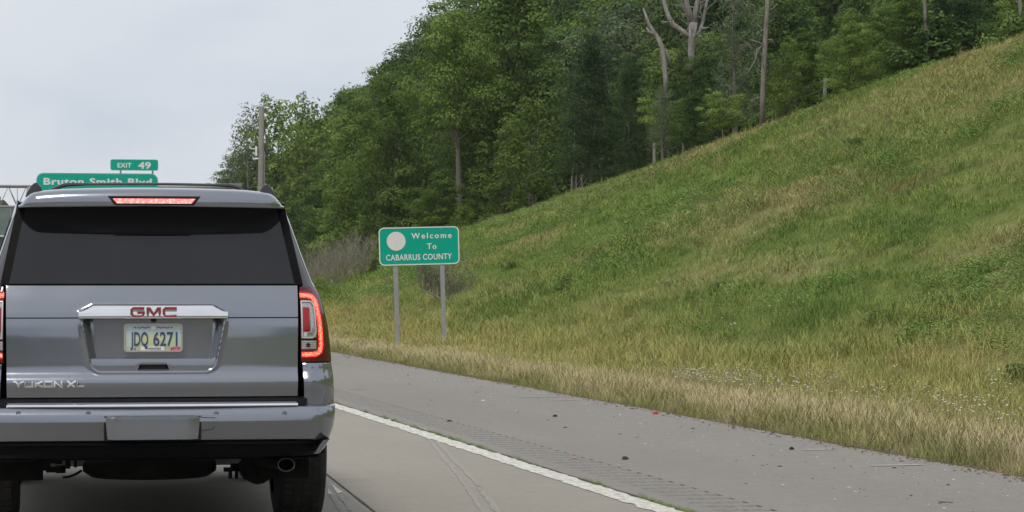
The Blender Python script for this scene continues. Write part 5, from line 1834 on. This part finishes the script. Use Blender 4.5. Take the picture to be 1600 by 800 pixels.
# thin sapling stems along the crest
stems = [(828, 325, 822, 262), (838, 328, 831, 285), (853, 317, 850, 300), (833, 330, 826, 300), (870, 308, 866, 285), (990, 262, 984, 222), (994, 264, 992, 218), (987, 270, 974, 236), (1013, 256, 1007, 222), (1017, 254, 1015, 220), (1067, 236, 1074, 188), (1083, 232, 1078, 200), (1044, 240, 1040, 215), (902, 306, 900, 285), (912, 300, 909, 270), (806, 338, 803, 310), (784, 346, 780, 320), (1146, 205, 1143, 180), (1130, 210, 1133, 190), (940, 290, 937, 262), (957, 283, 960, 262), (1240, 175, 1243, 140)]
for i, (x0, y0, x1, y1) in enumerate(stems):
    d = 33.0 * F / (x0 + 84)
    a, b = at_depth(x0, y0, d), at_depth(x1, y1, d)
    g = float(terrain(a.x, a.y)) - 0.1
    e = empty('sapling', (a.x, a.y, g), 0, 'thin pale leafless sapling stem in the undergrowth at the crest of the bank', 'sapling', 'sapling stems along the crest')
    mid = (a + b) / 2 + Vector((0.08 * math.sin(i * 1.7), 0, 0))
    o_ = Vector((a.x, a.y, g))
    MB().tube([Vector((0, 0, 0)), a - o_, mid - o_, b - o_, b - o_ + Vector((0.1 * math.sin(i), 0, 1.2))], [0.045, 0.04, 0.035, 0.028, 0.012], 6).build('stem', M['bark_pale'], e, True)
    for k in range(3):
        t = 0.4 + 0.2 * k
        p0 = a.lerp(b, t) - o_
        MB().tube([p0, p0 + Vector(((-1) ** k * 0.35, 0.1, 0.45))], [0.018, 0.006], 5).build('twig', M['bark_pale'], e)

# ------------------------------------------------------------------ wire fence along the crest
posts = [(1022, 236, 251), (1085, 212, 230), (1214, 157, 179), (1289, 136.5, 151)]
fence = None
tops = []
for i, (px, yt, yb_) in enumerate(posts):
    d = 31.3 * F / (px + 84)
    t_, b_ = at_depth(px, yt, d), at_depth(px, yb_ + 4, d)
    if fence is None:
        fence = empty('wire_fence', (b_.x, b_.y, b_.z), 0, 'old wire fence with pale grey wooden posts along the crest of the bank', 'fence')
        FO = Vector((b_.x, b_.y, b_.z))
    t_.z += 0.4
    h_ = t_.z - b_.z
    MB().box((b_.x - FO.x - 0.055, b_.y - FO.y - 0.055, b_.z - FO.z - 0.25), (b_.x - FO.x + 0.055, b_.y - FO.y + 0.055, t_.z - FO.z), taper=0.1).build('post', M['pole_wood'], fence, False, None, 0.01)
    tops.append((b_ - FO, h_))
for fr in (0.45, 0.85):
    for i in range(len(tops) - 1):
        (a, ha), (b, hb) = tops[i], tops[i + 1]
        MB().tube([a + Vector((0, 0, ha * fr)), (a + b) / 2 + Vector((0, 0, (ha + hb) / 2 * fr - 0.04)), b + Vector((0, 0, hb * fr))], 0.006, 4).build('wire', M['gantry'], fence)

# ------------------------------------------------------------------ bare brown shrubs and the leaning dead one
def twiggy(seed, H, R, n_main, leaves=0, leaf='leaf_c', lean=(0, 0)):
    rnd = random.Random(seed)
    m = MB()
    tips = []
    def grow(p, d, L, r, lvl):
        pts = [p]
        for i in range(3):
            d = (d + Vector((rnd.uniform(-1, 1), rnd.uniform(-1, 1), rnd.uniform(-0.5, 0.7))) * 0.16).normalized()
            pts.append(pts[-1] + d * L / 3)
        m.tube(pts, [r, r * 0.85, r * 0.65, r * 0.4], 4 if lvl else 5, cap=False)
        tips.append(pts[-1])
        if lvl < 3:
            for k in range(rnd.randint(3, 4)):
                b = pts[rnd.randint(1, 3)]
                nd = (d + Vector((rnd.uniform(-1, 1), rnd.uniform(-1, 1), rnd.uniform(-0.3, 0.8))) * 0.75).normalized()
                grow(b, nd, L * rnd.uniform(0.45, 0.7), r * 0.5, lvl + 1)
    for k in range(n_main):
        a_ = rnd.uniform(0, 6.28)
        b = Vector((math.cos(a_), math.sin(a_), 0)) * rnd.uniform(0, R * 0.45)
        d = Vector((math.cos(a_) * 0.45 + lean[0], math.sin(a_) * 0.45 + lean[1], 1)).normalized()
        grow(b, d, H * rnd.uniform(0.4, 0.6), 0.022, 0)
    rng = np.random.default_rng(seed)
    cm = None
    if leaves:
        T = np.array([tuple(t) for t in tips])
        idx = rng.integers(0, len(T), leaves)
        C = T[idx] + rng.normal(size=(leaves, 3)) * 0.12
        P, tint = leaf_cloud(C, rng.normal(size=(leaves, 3)) + np.array([0, 0, .5]), np.full(leaves, 0.07), np.full(leaves, 0.035), rng, rng.uniform(0.2, 0.8, leaves))
        cm = fast_mesh('crown', P, quads(leaves), tint)
        cm.materials.append(M[leaf])
    return m.mesh('branches', True, None, False), cm
tw = [twiggy(21, 2.0, 1.2, 16), twiggy(22, 1.7, 1.0, 14, 500, 'leaf_e'), twiggy(23, 1.5, 0.9, 12, 900, 'leaf_c')]
for t_ in tw: t_[0].materials.append(M['twig'])
def place_twig(k, x, y, s_, rot, label, name='bare_shrub', cat='shrub', group=None):
    e = empty(name, (x, y, float(terrain(x, y)) - 0.05), rot, label, cat, group)
    e.scale = (s_, s_, s_)
    link('branches', tw[k][0], e)
    if tw[k][1]: link('crown', tw[k][1], e)
    return e
for i, (px, d, s_, k) in enumerate(((492, 112, 0.95, 0), (508, 118, 1.0, 0), (528, 110, 1.05, 0), (545, 120, 0.95, 1), (562, 112, 0.85, 1), (578, 122, 0.9, 0), (595, 130, 0.8, 2), (612, 128, 0.7, 1), (478, 116, 0.9, 1), (520, 126, 1.1, 0), (556, 130, 1.05, 0))):
    p_ = at_depth(px, 440, d)
    place_twig(k, p_.x, p_.y, s_ * 0.88, i * 1.3, 'brown leafless shrub in the thicket between the vehicle and the welcome sign', group='brown leafless shrubs left of the welcome sign')
for i, (px, d, h, lab) in enumerate(((500, 106, 1.0, 'low green shrub at the foot of the brown thicket behind the brake light'), (603, 118, 1.7, 'bright green shrub rising just left of the first sign post'), (585, 112, 0.8, 'small bright green bush under the left edge of the welcome sign'), (725, 140, 1.7, 'green shrub on the slope right of the welcome sign top'), (700, 150, 2.6, 'leafy shrub at the forest foot above the welcome sign'))):
    p_ = at_depth(px, 440, d)
    place_tree(PR['bush2'], p_.x, p_.y, h, i * 1.1, lab, 'shrub', None, sxy=0.75)
# fallen leaning dead shrub behind the right sign post
ld = 78.0
ge = at_depth(731, 500, ld)
gz_ = float(terrain(ge.x, ge.y))
e = empty('leaning_dead_shrub', (ge.x, ge.y, gz_), 0, 'fallen leaning dead shrub with grey trunk behind the right post of the welcome sign', 'shrub')
o_ = Vector((ge.x, ge.y, gz_))
mainp = [at_depth(px, py, ld) - o_ for px, py in ((731, 500), (722, 490), (710, 480), (697, 472), (684, 464), (668, 456), (655, 451))]
mainp[0].z = -0.05
MB().tube(mainp, [0.05, 0.05, 0.045, 0.04, 0.03, 0.02, 0.012], 7).build('trunk', M['twig'], e, True)
rnd = random.Random(5)
m = MB()
tips = []
for k in range(80):
    t = rnd.uniform(0.02, 0.97) * 6
    i0 = min(5, int(t))
    p0 = mainp[i0].lerp(mainp[i0 + 1], t - i0)
    L = rnd.uniform(0.4, 1.25) * (1.3 if t < 3 else 0.85)
    d = Vector((rnd.uniform(-0.5, 0.45), rnd.uniform(-0.4, 0.4), 1)).normalized()
    p1 = p0 + d * L * 0.5 + Vector((rnd.uniform(-.06, .06), 0, 0))
    p2 = p1 + (d + Vector((rnd.uniform(-.3, .3), 0, 0.1))) * L * 0.5
    m.tube([p0, p1, p2], [0.012, 0.009, 0.004], 4, cap=False)
    for q_ in range(4):
        s0_ = p0.lerp(p2, rnd.uniform(0.3, 0.95))
        en = s0_ + Vector((rnd.uniform(-.22, .22), rnd.uniform(-.15, .15), rnd.uniform(0.05, 0.3)))
        m.tube([s0_, en], [0.006, 0.002], 3, cap=False)
        tips.append(en)
link('twigs', m.mesh('twigs', True, None, False), e, M['twig'])
rng = np.random.default_rng(3)
T = np.array([tuple(t) for t in tips]); n = 1500
T = T[T[:, 0] < 0.25]
C = T[rng.integers(0, len(T), n)] + rng.normal(size=(n, 3)) * 0.07
P, tint = leaf_cloud(C, rng.normal(size=(n, 3)) + np.array([0, 0, .4]), np.full(n, 0.055), np.full(n, 0.02), rng, rng.uniform(0.2, 0.8, n))
cm = fast_mesh('foliage', P, quads(n), tint)
link('foliage', cm, e, M['leaf_e'])
# small leafy plants that stand out on the bank
wp_ = make_tree('leafy_weed', 31, 0.9, 0.5, 0.05, 18, 90, 0.075, (0.16, 0.28), 'leaf_w', trunk_r=0.012, inner=150, limbs=False)
for px, py, h, sx_, lab in ((883, 462, 0.62, 0.9, 'small dark green leafy plant alone on the middle of the bank'), (1375, 505, 0.30, 1.7, 'dark green clump of weeds on the lower right of the bank'), (1338, 232, 0.35, 1.9, 'dark green weed clump high on the bank right of the fence'), (800, 420, 0.32, 1.6, 'green weed clump on the bank right of the welcome sign'), (1590, 600, 0.34, 1.3, 'weed clump standing in for a dark hole at the right edge of the verge'), (1130, 455, 0.26, 1.8, 'low leafy weed clump in the middle of the bank'), (985, 395, 0.3, 2.0, 'broad low weed clump on the upper middle of the bank')):  # right-edge clump is added in place of a dark hole in the grass
    # march along the ray to the bank
    r_ = ray(px, py)
    t = 15.0
    while t < 300:
        p_ = CAM + r_ * t
        if p_.z < float(terrain(p_.x, p_.y)): break
        t += 0.25
    place_tree(wp_, p_.x, p_.y, h, rt.uniform(0, 6), lab, 'weed', None, sxy=sx_)

# ------------------------------------------------------------------ far woods
rng = np.random.default_rng(77)
n = 34000
X_ = rng.uniform(-420, 160, n)
base_h = 30 + 7 * np.sin(X_ * 0.05 + 1) + 5 * np.sin(X_ * 0.13) + 3 * np.sin(X_ * 0.41)
u = rng.uniform(0, 1, n)
Y_ = 1150 + rng.uniform(0, 60, n) + 14 * np.sin(X_ * 0.2)
C = np.stack([X_, Y_, 1 + u * (8 + base_h * 0.62)], 1)
C[:, 2] += rng.normal(size=n) * 1.2
P, tint = leaf_cloud(C, rng.normal(size=(n, 3)) + np.array([0, -0.8, .6]), rng.uniform(3, 6, n), rng.uniform(2.5, 5, n), rng, np.clip(0.5 + 0.2 * rng.normal(size=n), 0, 1))
tag(link('far_wood', fast_mesh('far_wood', P, quads(n), tint), None, M['far_leaf']), 'hazy distant wooded rise closing the road at the far left', 'wood', None, 'stuff')
# closing woods round the rest of the horizon
n = 22000
a_ = rng.uniform(0, 2 * np.pi, n)
keep = ~((np.abs(np.arctan2(np.sin(a_ - np.pi / 2), np.cos(a_ - np.pi / 2)) ) < 0.35))
a_ = a_[keep]; n = len(a_)
Rr_ = rng.uniform(330, 380, n)
C = np.stack([np.cos(a_) * Rr_, np.sin(a_) * Rr_, rng.uniform(0, 1, n) * (22 + 4 * np.sin(a_ * 23) + 3 * np.sin(a_ * 61))], 1)
P, tint = leaf_cloud(C, rng.normal(size=(n, 3)) - C / 350 + np.array([0, 0, .5]), rng.uniform(2, 4.5, n), rng.uniform(2, 4, n), rng, np.clip(0.5 + 0.2 * rng.normal(size=n), 0, 1))
tag(link('far_wood', fast_mesh('far_wood', P, quads(n), tint), None, M['far_leaf']), 'wood closing the horizon behind and beside the road', 'wood', None, 'stuff')

# ------------------------------------------------------------------ grass (geometry nodes, stuff)
def blade_mesh(name, seed, n, R, h0, h1, wd, bend, mat, seed_head=False):
    rng = np.random.default_rng(seed)
    V_, F_, T_ = [], [], []
    for i in range(n):
        a_ = rng.uniform(0, 6.28); rr = R * math.sqrt(rng.uniform(0, 1))
        b = np.array([rr * math.cos(a_), rr * math.sin(a_), -0.03])
        h = rng.uniform(h0, h1)
        da = rng.uniform(0, 6.28)
        dv = np.array([math.cos(da), math.sin(da), 0])
        side = np.array([-dv[1], dv[0], 0])
        bn = bend * rng.uniform(0.3, 1.3) * h
        w_ = wd * rng.uniform(0.7, 1.3)
        p0 = b; p1 = b + np.array([0, 0, h * 0.45]) + dv * bn * 0.22; p2 = b + np.array([0, 0, h * 0.8]) + dv * bn * 0.62; p3 = b + np.array([0, 0, h]) + dv * bn
        o_ = len(V_)
        ws = (w_, w_ * 0.85, w_ * (1.5 if seed_head else 0.55), w_ * (0.5 if seed_head else 0.1))
        for p_, q_ in zip((p0, p1, p2, p3), ws):
            V_ += [p_ - side * q_ / 2, p_ + side * q_ / 2]
        for k in range(3):
            F_.append((o_ + 2 * k, o_ + 2 * k + 1, o_ + 2 * k + 3, o_ + 2 * k + 2))
        T_ += [rng.uniform(0, 1)] * 8
    me = fast_mesh(name, np.array(V_), np.array(F_), np.array(T_))
    me.materials.append(mat)
    return me
def weed_mesh(name, seed, n, R, hgt, ls, mat):
    rng = np.random.default_rng(seed)
    a_ = rng.uniform(0, 6.28, n); rr = R * np.sqrt(rng.uniform(0, 1, n))
    C = np.stack([rr * np.cos(a_), rr * np.sin(a_), rng.uniform(0.1, 1, n) ** 0.6 * hgt * (1 - 0.7 * (rr / R) ** 2)], 1)
    P, t = leaf_cloud(C, rng.normal(size=(n, 3)) * 0.7 + np.array([0, 0, 0.8]), rng.uniform(0.7, 1.3, n) * ls, rng.uniform(0.4, 0.7, n) * ls, rng, rng.uniform(0, 1, n))
    me = fast_mesh(name, P, quads(n), t)
    me.materials.append(mat)
    return me
M['petal'] = simple('white petals', (0.78, 0.78, 0.70), 0.6)
def flower_mesh(name, seed):
    rng = np.random.default_rng(seed)
    me = MB()
    for i in range(4):
        x, y, h = rng.uniform(-.12, .12), rng.uniform(-.12, .12), rng.uniform(.3, .48)
        me.tube([(x, y, 0), (x + .01, y, h)], 0.003, 3, 1)
        for k in range(5):
            a_ = k * 1.257
            r_ = 0.013
            me.add([(x, y, h), (x + r_ * math.cos(a_ - .5), y + r_ * math.sin(a_ - .5), h + .006), (x + 1.2 * r_ * math.cos(a_), y + 1.2 * r_ * math.sin(a_), h + .004), (x + r_ * math.cos(a_ + .5), y + r_ * math.sin(a_ + .5), h + .006)], [(0, 1, 2, 3)], 0)
    mm = me.mesh(name, fix=False)
    mm.materials.append(M['petal']); mm.materials.append(M['blade'])
    return mm
protos = [blade_mesh('straw_a', 1, 90, 0.26, 0.16, 0.42, 0.0028, 0.45, M['blade'], True), blade_mesh('straw_b', 2, 90, 0.28, 0.14, 0.36, 0.003, 0.65, M['blade'], True), blade_mesh('straw_c', 3, 80, 0.25, 0.2, 0.50, 0.0026, 0.4, M['blade'], True),
          blade_mesh('short_a', 4, 90, 0.26, 0.04, 0.14, 0.0045, 0.6, M['blade']), blade_mesh('mid_a', 5, 80, 0.27, 0.07, 0.22, 0.005, 0.6, M['blade']), blade_mesh('mid_b', 6, 80, 0.28, 0.06, 0.19, 0.0055, 0.9, M['blade']), blade_mesh('mid_c', 7, 70, 0.28, 0.09, 0.30, 0.004, 0.6, M['blade'], True),
          weed_mesh('weed_a', 8, 200, 0.24, 0.26, 0.032, M['weed']), weed_mesh('weed_b', 9, 220, 0.3, 0.34, 0.030, M['weed']), flower_mesh('flower', 10)]
pc = bpy.data.collections.new('grass_prototypes')
for i, me in enumerate(protos):
    o = bpy.data.objects.new('%02d_%s' % (i, me.name), me)
    pc.objects.link(o)
def instancer(name, pts, rot, scl, idx, label, cat):
    me = bpy.data.meshes.new(name)
    n = len(pts)
    me.vertices.add(n)
    me.vertices.foreach_set('co', pts.astype(np.float32).ravel())
    a = me.attributes.new('rot', 'FLOAT_VECTOR', 'POINT'); a.data.foreach_set('vector', rot.astype(np.float32).ravel())
    a = me.attributes.new('scl', 'FLOAT_VECTOR', 'POINT'); a.data.foreach_set('vector', scl.astype(np.float32).ravel())
    a = me.attributes.new('idx', 'INT', 'POINT'); a.data.foreach_set('value', idx.astype(np.int32))
    o = link(name, me)
    tag(o, label, cat, None, 'stuff')
    g = bpy.data.node_groups.new(name, 'GeometryNodeTree')
    g.interface.new_socket('Geometry', in_out='INPUT', socket_type='NodeSocketGeometry')
    g.interface.new_socket('Geometry', in_out='OUTPUT', socket_type='NodeSocketGeometry')
    gi, go = g.nodes.new('NodeGroupInput'), g.nodes.new('NodeGroupOutput')
    ci = g.nodes.new('GeometryNodeCollectionInfo')
    ci.inputs['Collection'].default_value = pc
    ci.inputs['Separate Children'].default_value = True
    ci.inputs['Reset Children'].default_value = True
    ip = g.nodes.new('GeometryNodeInstanceOnPoints')
    ip.inputs['Pick Instance'].default_value = True
    def attr(nm, ty):
        x = g.nodes.new('GeometryNodeInputNamedAttribute')
        x.data_type = ty
        x.inputs['Name'].default_value = nm
        return next(s_ for s_ in x.outputs if s_.name == 'Attribute' and s_.enabled)
    g.links.new(gi.outputs[0], ip.inputs['Points'])
    g.links.new(ci.outputs[0], ip.inputs['Instance'])
    g.links.new(attr('idx', 'INT'), ip.inputs['Instance Index'])
    e2r = g.nodes.new('FunctionNodeEulerToRotation')
    g.links.new(attr('rot', 'FLOAT_VECTOR'), e2r.inputs[0])
    g.links.new(e2r.outputs[0], ip.inputs['Rotation'])
    g.links.new(attr('scl', 'FLOAT_VECTOR'), ip.inputs['Scale'])
    g.links.new(ip.outputs[0], go.inputs[0])
    md = o.modifiers.new('grass', 'NODES')
    md.node_group = g
    return o
def vnoise(X, Y, s, seed):
    r = np.random.default_rng(seed)
    v = 0
    for k in range(5):
        a_, b_ = r.normal(size=2) * s
        v = v + np.sin(a_ * X + b_ * Y + r.uniform(0, 6.28))
    return v / 5
rng = np.random.default_rng(99)
PTS, SCL, IDX = [], [], []
def scatter(x0, x1, y0, y1, dens):
    n = int((x1 - x0) * (y1 - y0) * dens)
    X = rng.uniform(x0, x1, n); Y = rng.uniform(y0, y1, n)
    # keep what the camera (and a step beside it) can see
    d = Y * math.cos(YAW) + X * math.sin(YAW)
    lat = X * math.cos(YAW) - Y * math.sin(YAW)
    px = 800 + F * lat / d
    k = (px > 200) & (px < 2150)
    return X[k], Y[k]
bands = [(14, 30, 22), (30, 45, 19), (45, 65, 16), (65, 95, 13), (95, 135, 9.0), (135, 180, 5.5), (180, 230, 2.5)]
for y0, y1, dn in bands:
    sc = 1.0 if y1 <= 45 else 1.1 if y1 <= 65 else 1.3 if y1 <= 95 else 1.55 if y1 <= 135 else 1.9
    # verge
    X, Y = scatter(EDGE + 0.04, 10.9, y0, y1, dn * (1.7 if y1 < 70 else 1.3))
    e_ = X - EDGE
    r_ = rng.uniform(0, 1, len(X))
    idx = np.where(r_ < 0.36, 0, np.where(r_ < 0.72, 1, 2))
    idx = np.where((e_ < 0.45) & (rng.uniform(0, 1, len(X)) < 0.7), 4, idx)
    s_ = sc * rng.uniform(0.7, 1.15, len(X)) * np.clip(0.55 + e_ * 0.9, 0, 1)
    keep = rng.uniform(0, 1, len(X)) < np.clip(0.35 + e_ * 2.5, 0, 1)
    PTS.append(np.stack([X, Y], 1)[keep]); SCL.append(s_[keep]); IDX.append(idx[keep])
    # bank
    X, Y = scatter(10.9, 31.5, y0, y1, dn)
    r_ = rng.uniform(0, 1, len(X))
    nz = vnoise(X, Y * 0.6, 0.45, 5) + 0.5 * vnoise(X, Y * 0.6, 1.2, 6)
    idx = np.where(r_ < 0.12, 3, np.where(r_ < 0.48, 4, np.where(r_ < 0.84, 5, 6)))
    weed = (nz > 0.06) & (rng.uniform(0, 1, len(X)) < 0.25 + 1.2 * np.clip(nz - 0.06, 0, 0.6)) & (X > 12.8)
    idx = np.where(weed, np.where(r_ < 0.5, 7, 8), idx)
    dryz = (vnoise(X, Y * 0.4, 0.3, 8) > 0.18) & (X < 27)
    idx = np.where(dryz & (r_ < 0.5), 6, idx)
    idx = np.where((X < 14) & (r_ < 0.45), 2, idx)
    fl = (vnoise(X, Y, 0.7, 12) > 0.22) & (X > 9.2) & (X < 13.5) & (Y < 60) & (rng.uniform(0, 1, len(X)) < 0.10)
    idx = np.where(fl, 9, idx)
    s_ = sc * rng.uniform(0.65, 1.4, len(X)) * (0.95 + 0.4 * vnoise(X, Y, 0.8, 7))
    soil = vnoise(X, Y * 0.7, 1.9, 21) + 0.5 * vnoise(X, Y * 0.7, 4.0, 22)
    k = (soil < 0.62) | (X < 13) | (X > 25)
    PTS.append(np.stack([X, Y], 1)[k]); SCL.append(s_[k]); IDX.append(idx[k])
for (x0, x1, y0, y1, nn) in ((1045, 1180, 583, 603, 110), (1160, 1260, 592, 612, 30), (1200, 1240, 560, 570, 8), (1400, 1470, 615, 640, 12), (1470, 1596, 622, 655, 46), (1250, 1400, 590, 640, 18), (935, 965, 492, 500, 6), (1290, 1330, 596, 606, 10)):
    fx, fy = [], []
    for k_ in range(nn):
        p_ = on_ground(rng.uniform(x0, x1), rng.normal((y0 + y1) / 2, (y1 - y0) / 4), 0.10)
        if p_.x > 8.3:
            fx.append(p_.x); fy.append(p_.y)
    PTS.append(np.stack([fx, fy], 1)); SCL.append(rng.uniform(0.8, 1.05, len(fx))); IDX.append(np.full(len(fx), 9))
PT = np.concatenate(PTS); SC = np.concatenate(SCL); ID = np.concatenate(IDX)
# clear the place of the sign posts' foot only lightly
Zp = terrain(PT[:, 0], PT[:, 1])
n = len(PT)
rot = np.stack([rng.normal(size=n) * 0.12, rng.normal(size=n) * 0.12, rng.uniform(0, 6.28, n)], 1)
print('grass tufts', n)
SCV = np.stack([SC, SC, SC ** 0.3 * np.clip(SC, 0, 1) * np.where(PT[:, 0] < 10.9, np.interp(PT[:, 1], [18, 30, 60], [0.74, 0.66, 0.42]), 0.62)], 1)
SCV[ID == 9, 2] = 0.95
instancer('grass', np.column_stack([PT, Zp]), rot, SCV, ID, 'tall dry verge grass turning to green grass and weeds on the bank', 'grass')

# weeds growing in the joint beside the edge line
rng = np.random.default_rng(5)
n = 1100
Y = 16 + 60 * rng.uniform(0, 1, n) ** 1.4
k = vnoise(Y, Y * 0, 1.4, 3) > -0.15
Y = Y[k]; n = len(Y)
X = FOG1 + 0.018 + rng.normal(size=n) * 0.008
me_pts = np.stack([X, Y, np.zeros(n)], 1)
instancer('joint_weeds', me_pts, np.stack([np.zeros(n), np.zeros(n), rng.uniform(0, 6, n)], 1), rng.uniform(0.05, 0.13, (n, 1)) * np.ones((1, 3)), np.where(rng.uniform(0, 1, n) < 0.5, 3, 7), 'tiny weeds growing in the joint beside the white edge line', 'weeds')

# ------------------------------------------------------------------ litter and gravel
M['litter'] = simple('dead leaf litter', (0.11, 0.07, 0.045), 0.95, 0, 0.5, 9)
M['pebble'] = simple('pale stone chips', (0.50, 0.47, 0.43), 0.9, 0, 0.25, 5)
M['dark_chip'] = simple('dark rubber crumbs', (0.035, 0.033, 0.03), 0.9, 0, 0.4, 9)
def chips(name, n, fx, size, mat, label, cat, flat=0.5, ymax=70):
    rng = np.random.default_rng(abs(hash(name)) % 1000 if False else sum(map(ord, name)))
    Y = 15 + (ymax - 15) * rng.uniform(0, 1, n) ** 1.6
    X = fx(rng, n)
    L = rng.uniform(size[0], size[1], n) * (0.6 + rng.uniform(0, 1, n) ** 4 * 1.6)
    a_ = rng.uniform(0, 6.28, n)
    U = np.stack([np.cos(a_), np.sin(a_), np.zeros(n)], 1) * L[:, None]
    W_ = np.stack([-np.sin(a_), np.cos(a_), np.zeros(n)], 1) * (L * rng.uniform(0.35, 0.9, n))[:, None]
    C = np.stack([X, Y, np.zeros(n) + 0.001], 1)
    Ht = np.stack([np.zeros(n), np.zeros(n), L * flat * rng.uniform(0.5, 1, n)], 1)
    P = np.stack([C - U, C - W_, C + U, C + W_, C + Ht + U * 0.2], 1).reshape(-1, 3)
    b = np.arange(n)[:, None] * 5
    Fs = np.concatenate([b + np.array([0, 1, 4]), b + np.array([1, 2, 4]), b + np.array([2, 3, 4]), b + np.array([3, 0, 4])])
    me = fast_mesh(name, P, Fs)
    tag(link(name, me, None, mat), label, cat, None, 'stuff')
chips('leaf_litter', 9000, lambda r, n: EDGE - 0.01 + np.abs(r.normal(size=n)) * 0.11 * np.sign(r.uniform(-0.35, 1, n)), (0.004, 0.015), M['litter'], 'brown leaf litter along the edge of the shoulder', 'litter', 0.6)
chips('stone_chips', 650, lambda r, n: 7.45 - np.abs(r.normal(size=n)) * 0.9, (0.005, 0.011), M['pebble'], 'pale stone chips scattered on the shoulder', 'gravel')
chips('dark_crumbs', 520, lambda r, n: 7.4 - np.abs(r.normal(size=n)) * 1.1, (0.005, 0.013), M['dark_chip'], 'dark crumbs of rubber and bark scattered on the shoulder', 'debris')
# single scraps one can point at
def scrap(name, px, py, pts, mat, label, cat, h=0.02):
    p_ = on_ground(px, py)
    m = MB()
    k = p_.y / F
    n = len(pts)
    rnd = random.Random(px)
    lo = [(x * k, y * k * 5, 0.002) for x, y in pts]
    up_ = [(x * k * 0.7, y * k * 5, h * rnd.uniform(0.5, 1.2)) for x, y in pts]
    m.add(lo + up_ + [(0, 0, h * 1.15)], [tuple(range(n))] + [(i, (i + 1) % n, n + (i + 1) % n, n + i) for i in range(n)] + [(n + i, n + (i + 1) % n, 2 * n) for i in range(n)])
    o = m.build(name, mat)
    o.location = (p_.x, p_.y, 0.002)
    return tag(o, label, cat)
sh7 = [(-6, -0.6), (-3, -1.2), (3, -1.0), (6, -0.2), (4, 0.9), (-2, 1.2), (-5, 0.6)]
scrap('rubber_scrap', 977, 718, sh7, M['dark_chip'], 'black curled scrap of rubber lying on the middle of the shoulder', 'debris', 0.02)
scrap('red_scrap', 1024, 647, [(x * 0.9, y) for x, y in sh7], simple('bright red plastic', (0.55, 0.03, 0.02), 0.5), 'bright red plastic scrap at the grass edge of the shoulder', 'debris', 0.025)
scrap('plastic_scrap', 897, 717, [(x * 1.4, y * 0.7) for x, y in sh7], simple('faded pink plastic', (0.42, 0.20, 0.19), 0.6), 'faded pink scrap lying on the rumble strip', 'debris', 0.012)
scrap('paper_scrap', 755, 626.5, [(x * 0.6, y * 0.6) for x, y in sh7], M['sign_white'], 'small white scrap on the shoulder past the sign', 'debris', 0.01)
scrap('white_scrap', 519, 618, [(x * 0.6, y * 0.6) for x, y in sh7], M['sign_white'], 'small white scrap beside the rear corner of the vehicle', 'debris', 0.01)
scrap('rubber_scrap', 702, 659, [(x * 0.7, y * 0.5) for x, y in sh7], M['dark_chip'], 'small black scrap near the far end of the rumble strip', 'debris', 0.015)
scrap('rubber_scrap', 867, 651.5, [(x * 0.7, y * 0.6) for x, y in sh7], M['dark_chip'], 'small black scrap nearer the grass in the middle of the shoulder', 'debris', 0.02)
scrap('rubber_scrap', 1237, 703, [(x * 0.8, y * 0.6) for x, y in sh7], M['dark_chip'], 'black scrap on the shoulder near the grass at the right', 'debris', 0.025)
for px, py, lab in ((1328, 699, 'broken dark twig lying at the grass edge at the right'), (1480, 787, 'thin dark twig on the shoulder near the lower right corner')):
    p_ = on_ground(px, py)
    e = empty('fallen_twig', (p_.x, p_.y, 0), 0.3, lab, 'twig')
    MB().tube([(-0.07, 0, 0.006), (-0.02, 0.02, 0.01), (0.03, 0, 0.008), (0.07, 0.03, 0.005)], [0.003, 0.004, 0.003, 0.002], 5).build('stick', M['litter'], e)
    MB().tube([(-0.02, 0.02, 0.01), (-0.04, 0.05, 0.018)], [0.002, 0.001], 5).build('side_shoot', M['litter'], e)

# ------------------------------------------------------------------ haze
HAZE = 0.00010
if HAZE:
    m = MB().box((-600, -500, -2.5), (600, 1320, 60))
    q = bpy.data.materials.new('haze')
    q.use_nodes = True
    t = q.node_tree
    t.nodes.clear()
    o_ = t.nodes.new('ShaderNodeOutputMaterial')
    v_ = t.nodes.new('ShaderNodeVolumePrincipled')
    v_.inputs['Color'].default_value = (0.92, 0.95, 1.0, 1)
    v_.inputs['Density'].default_value = HAZE
    t.links.new(v_.outputs[0], o_.inputs['Volume'])
    hz = m.build('haze', q)
    tag(hz, kind='stuff')

# ------------------------------------------------------------------ tell remaining look-alikes apart by distance
by = {}
for o in S.objects:
    if o.get('label') and o.parent is None and o.get('group', '').startswith(('trees of', 'undergrowth')):
        by.setdefault(o['label'], []).append(o)
for lab, obs in by.items():
    if len(obs) < 2 or len(obs) > 3 or len(lab.split()) > 14:
        continue
    obs.sort(key=lambda o: o.location.y)
    for o, wd in zip(obs, (['nearer one', 'farther one'] if len(obs) == 2 else ['nearest one', 'middle one', 'farthest one'])):
        o['label'] = lab + ', ' + wd
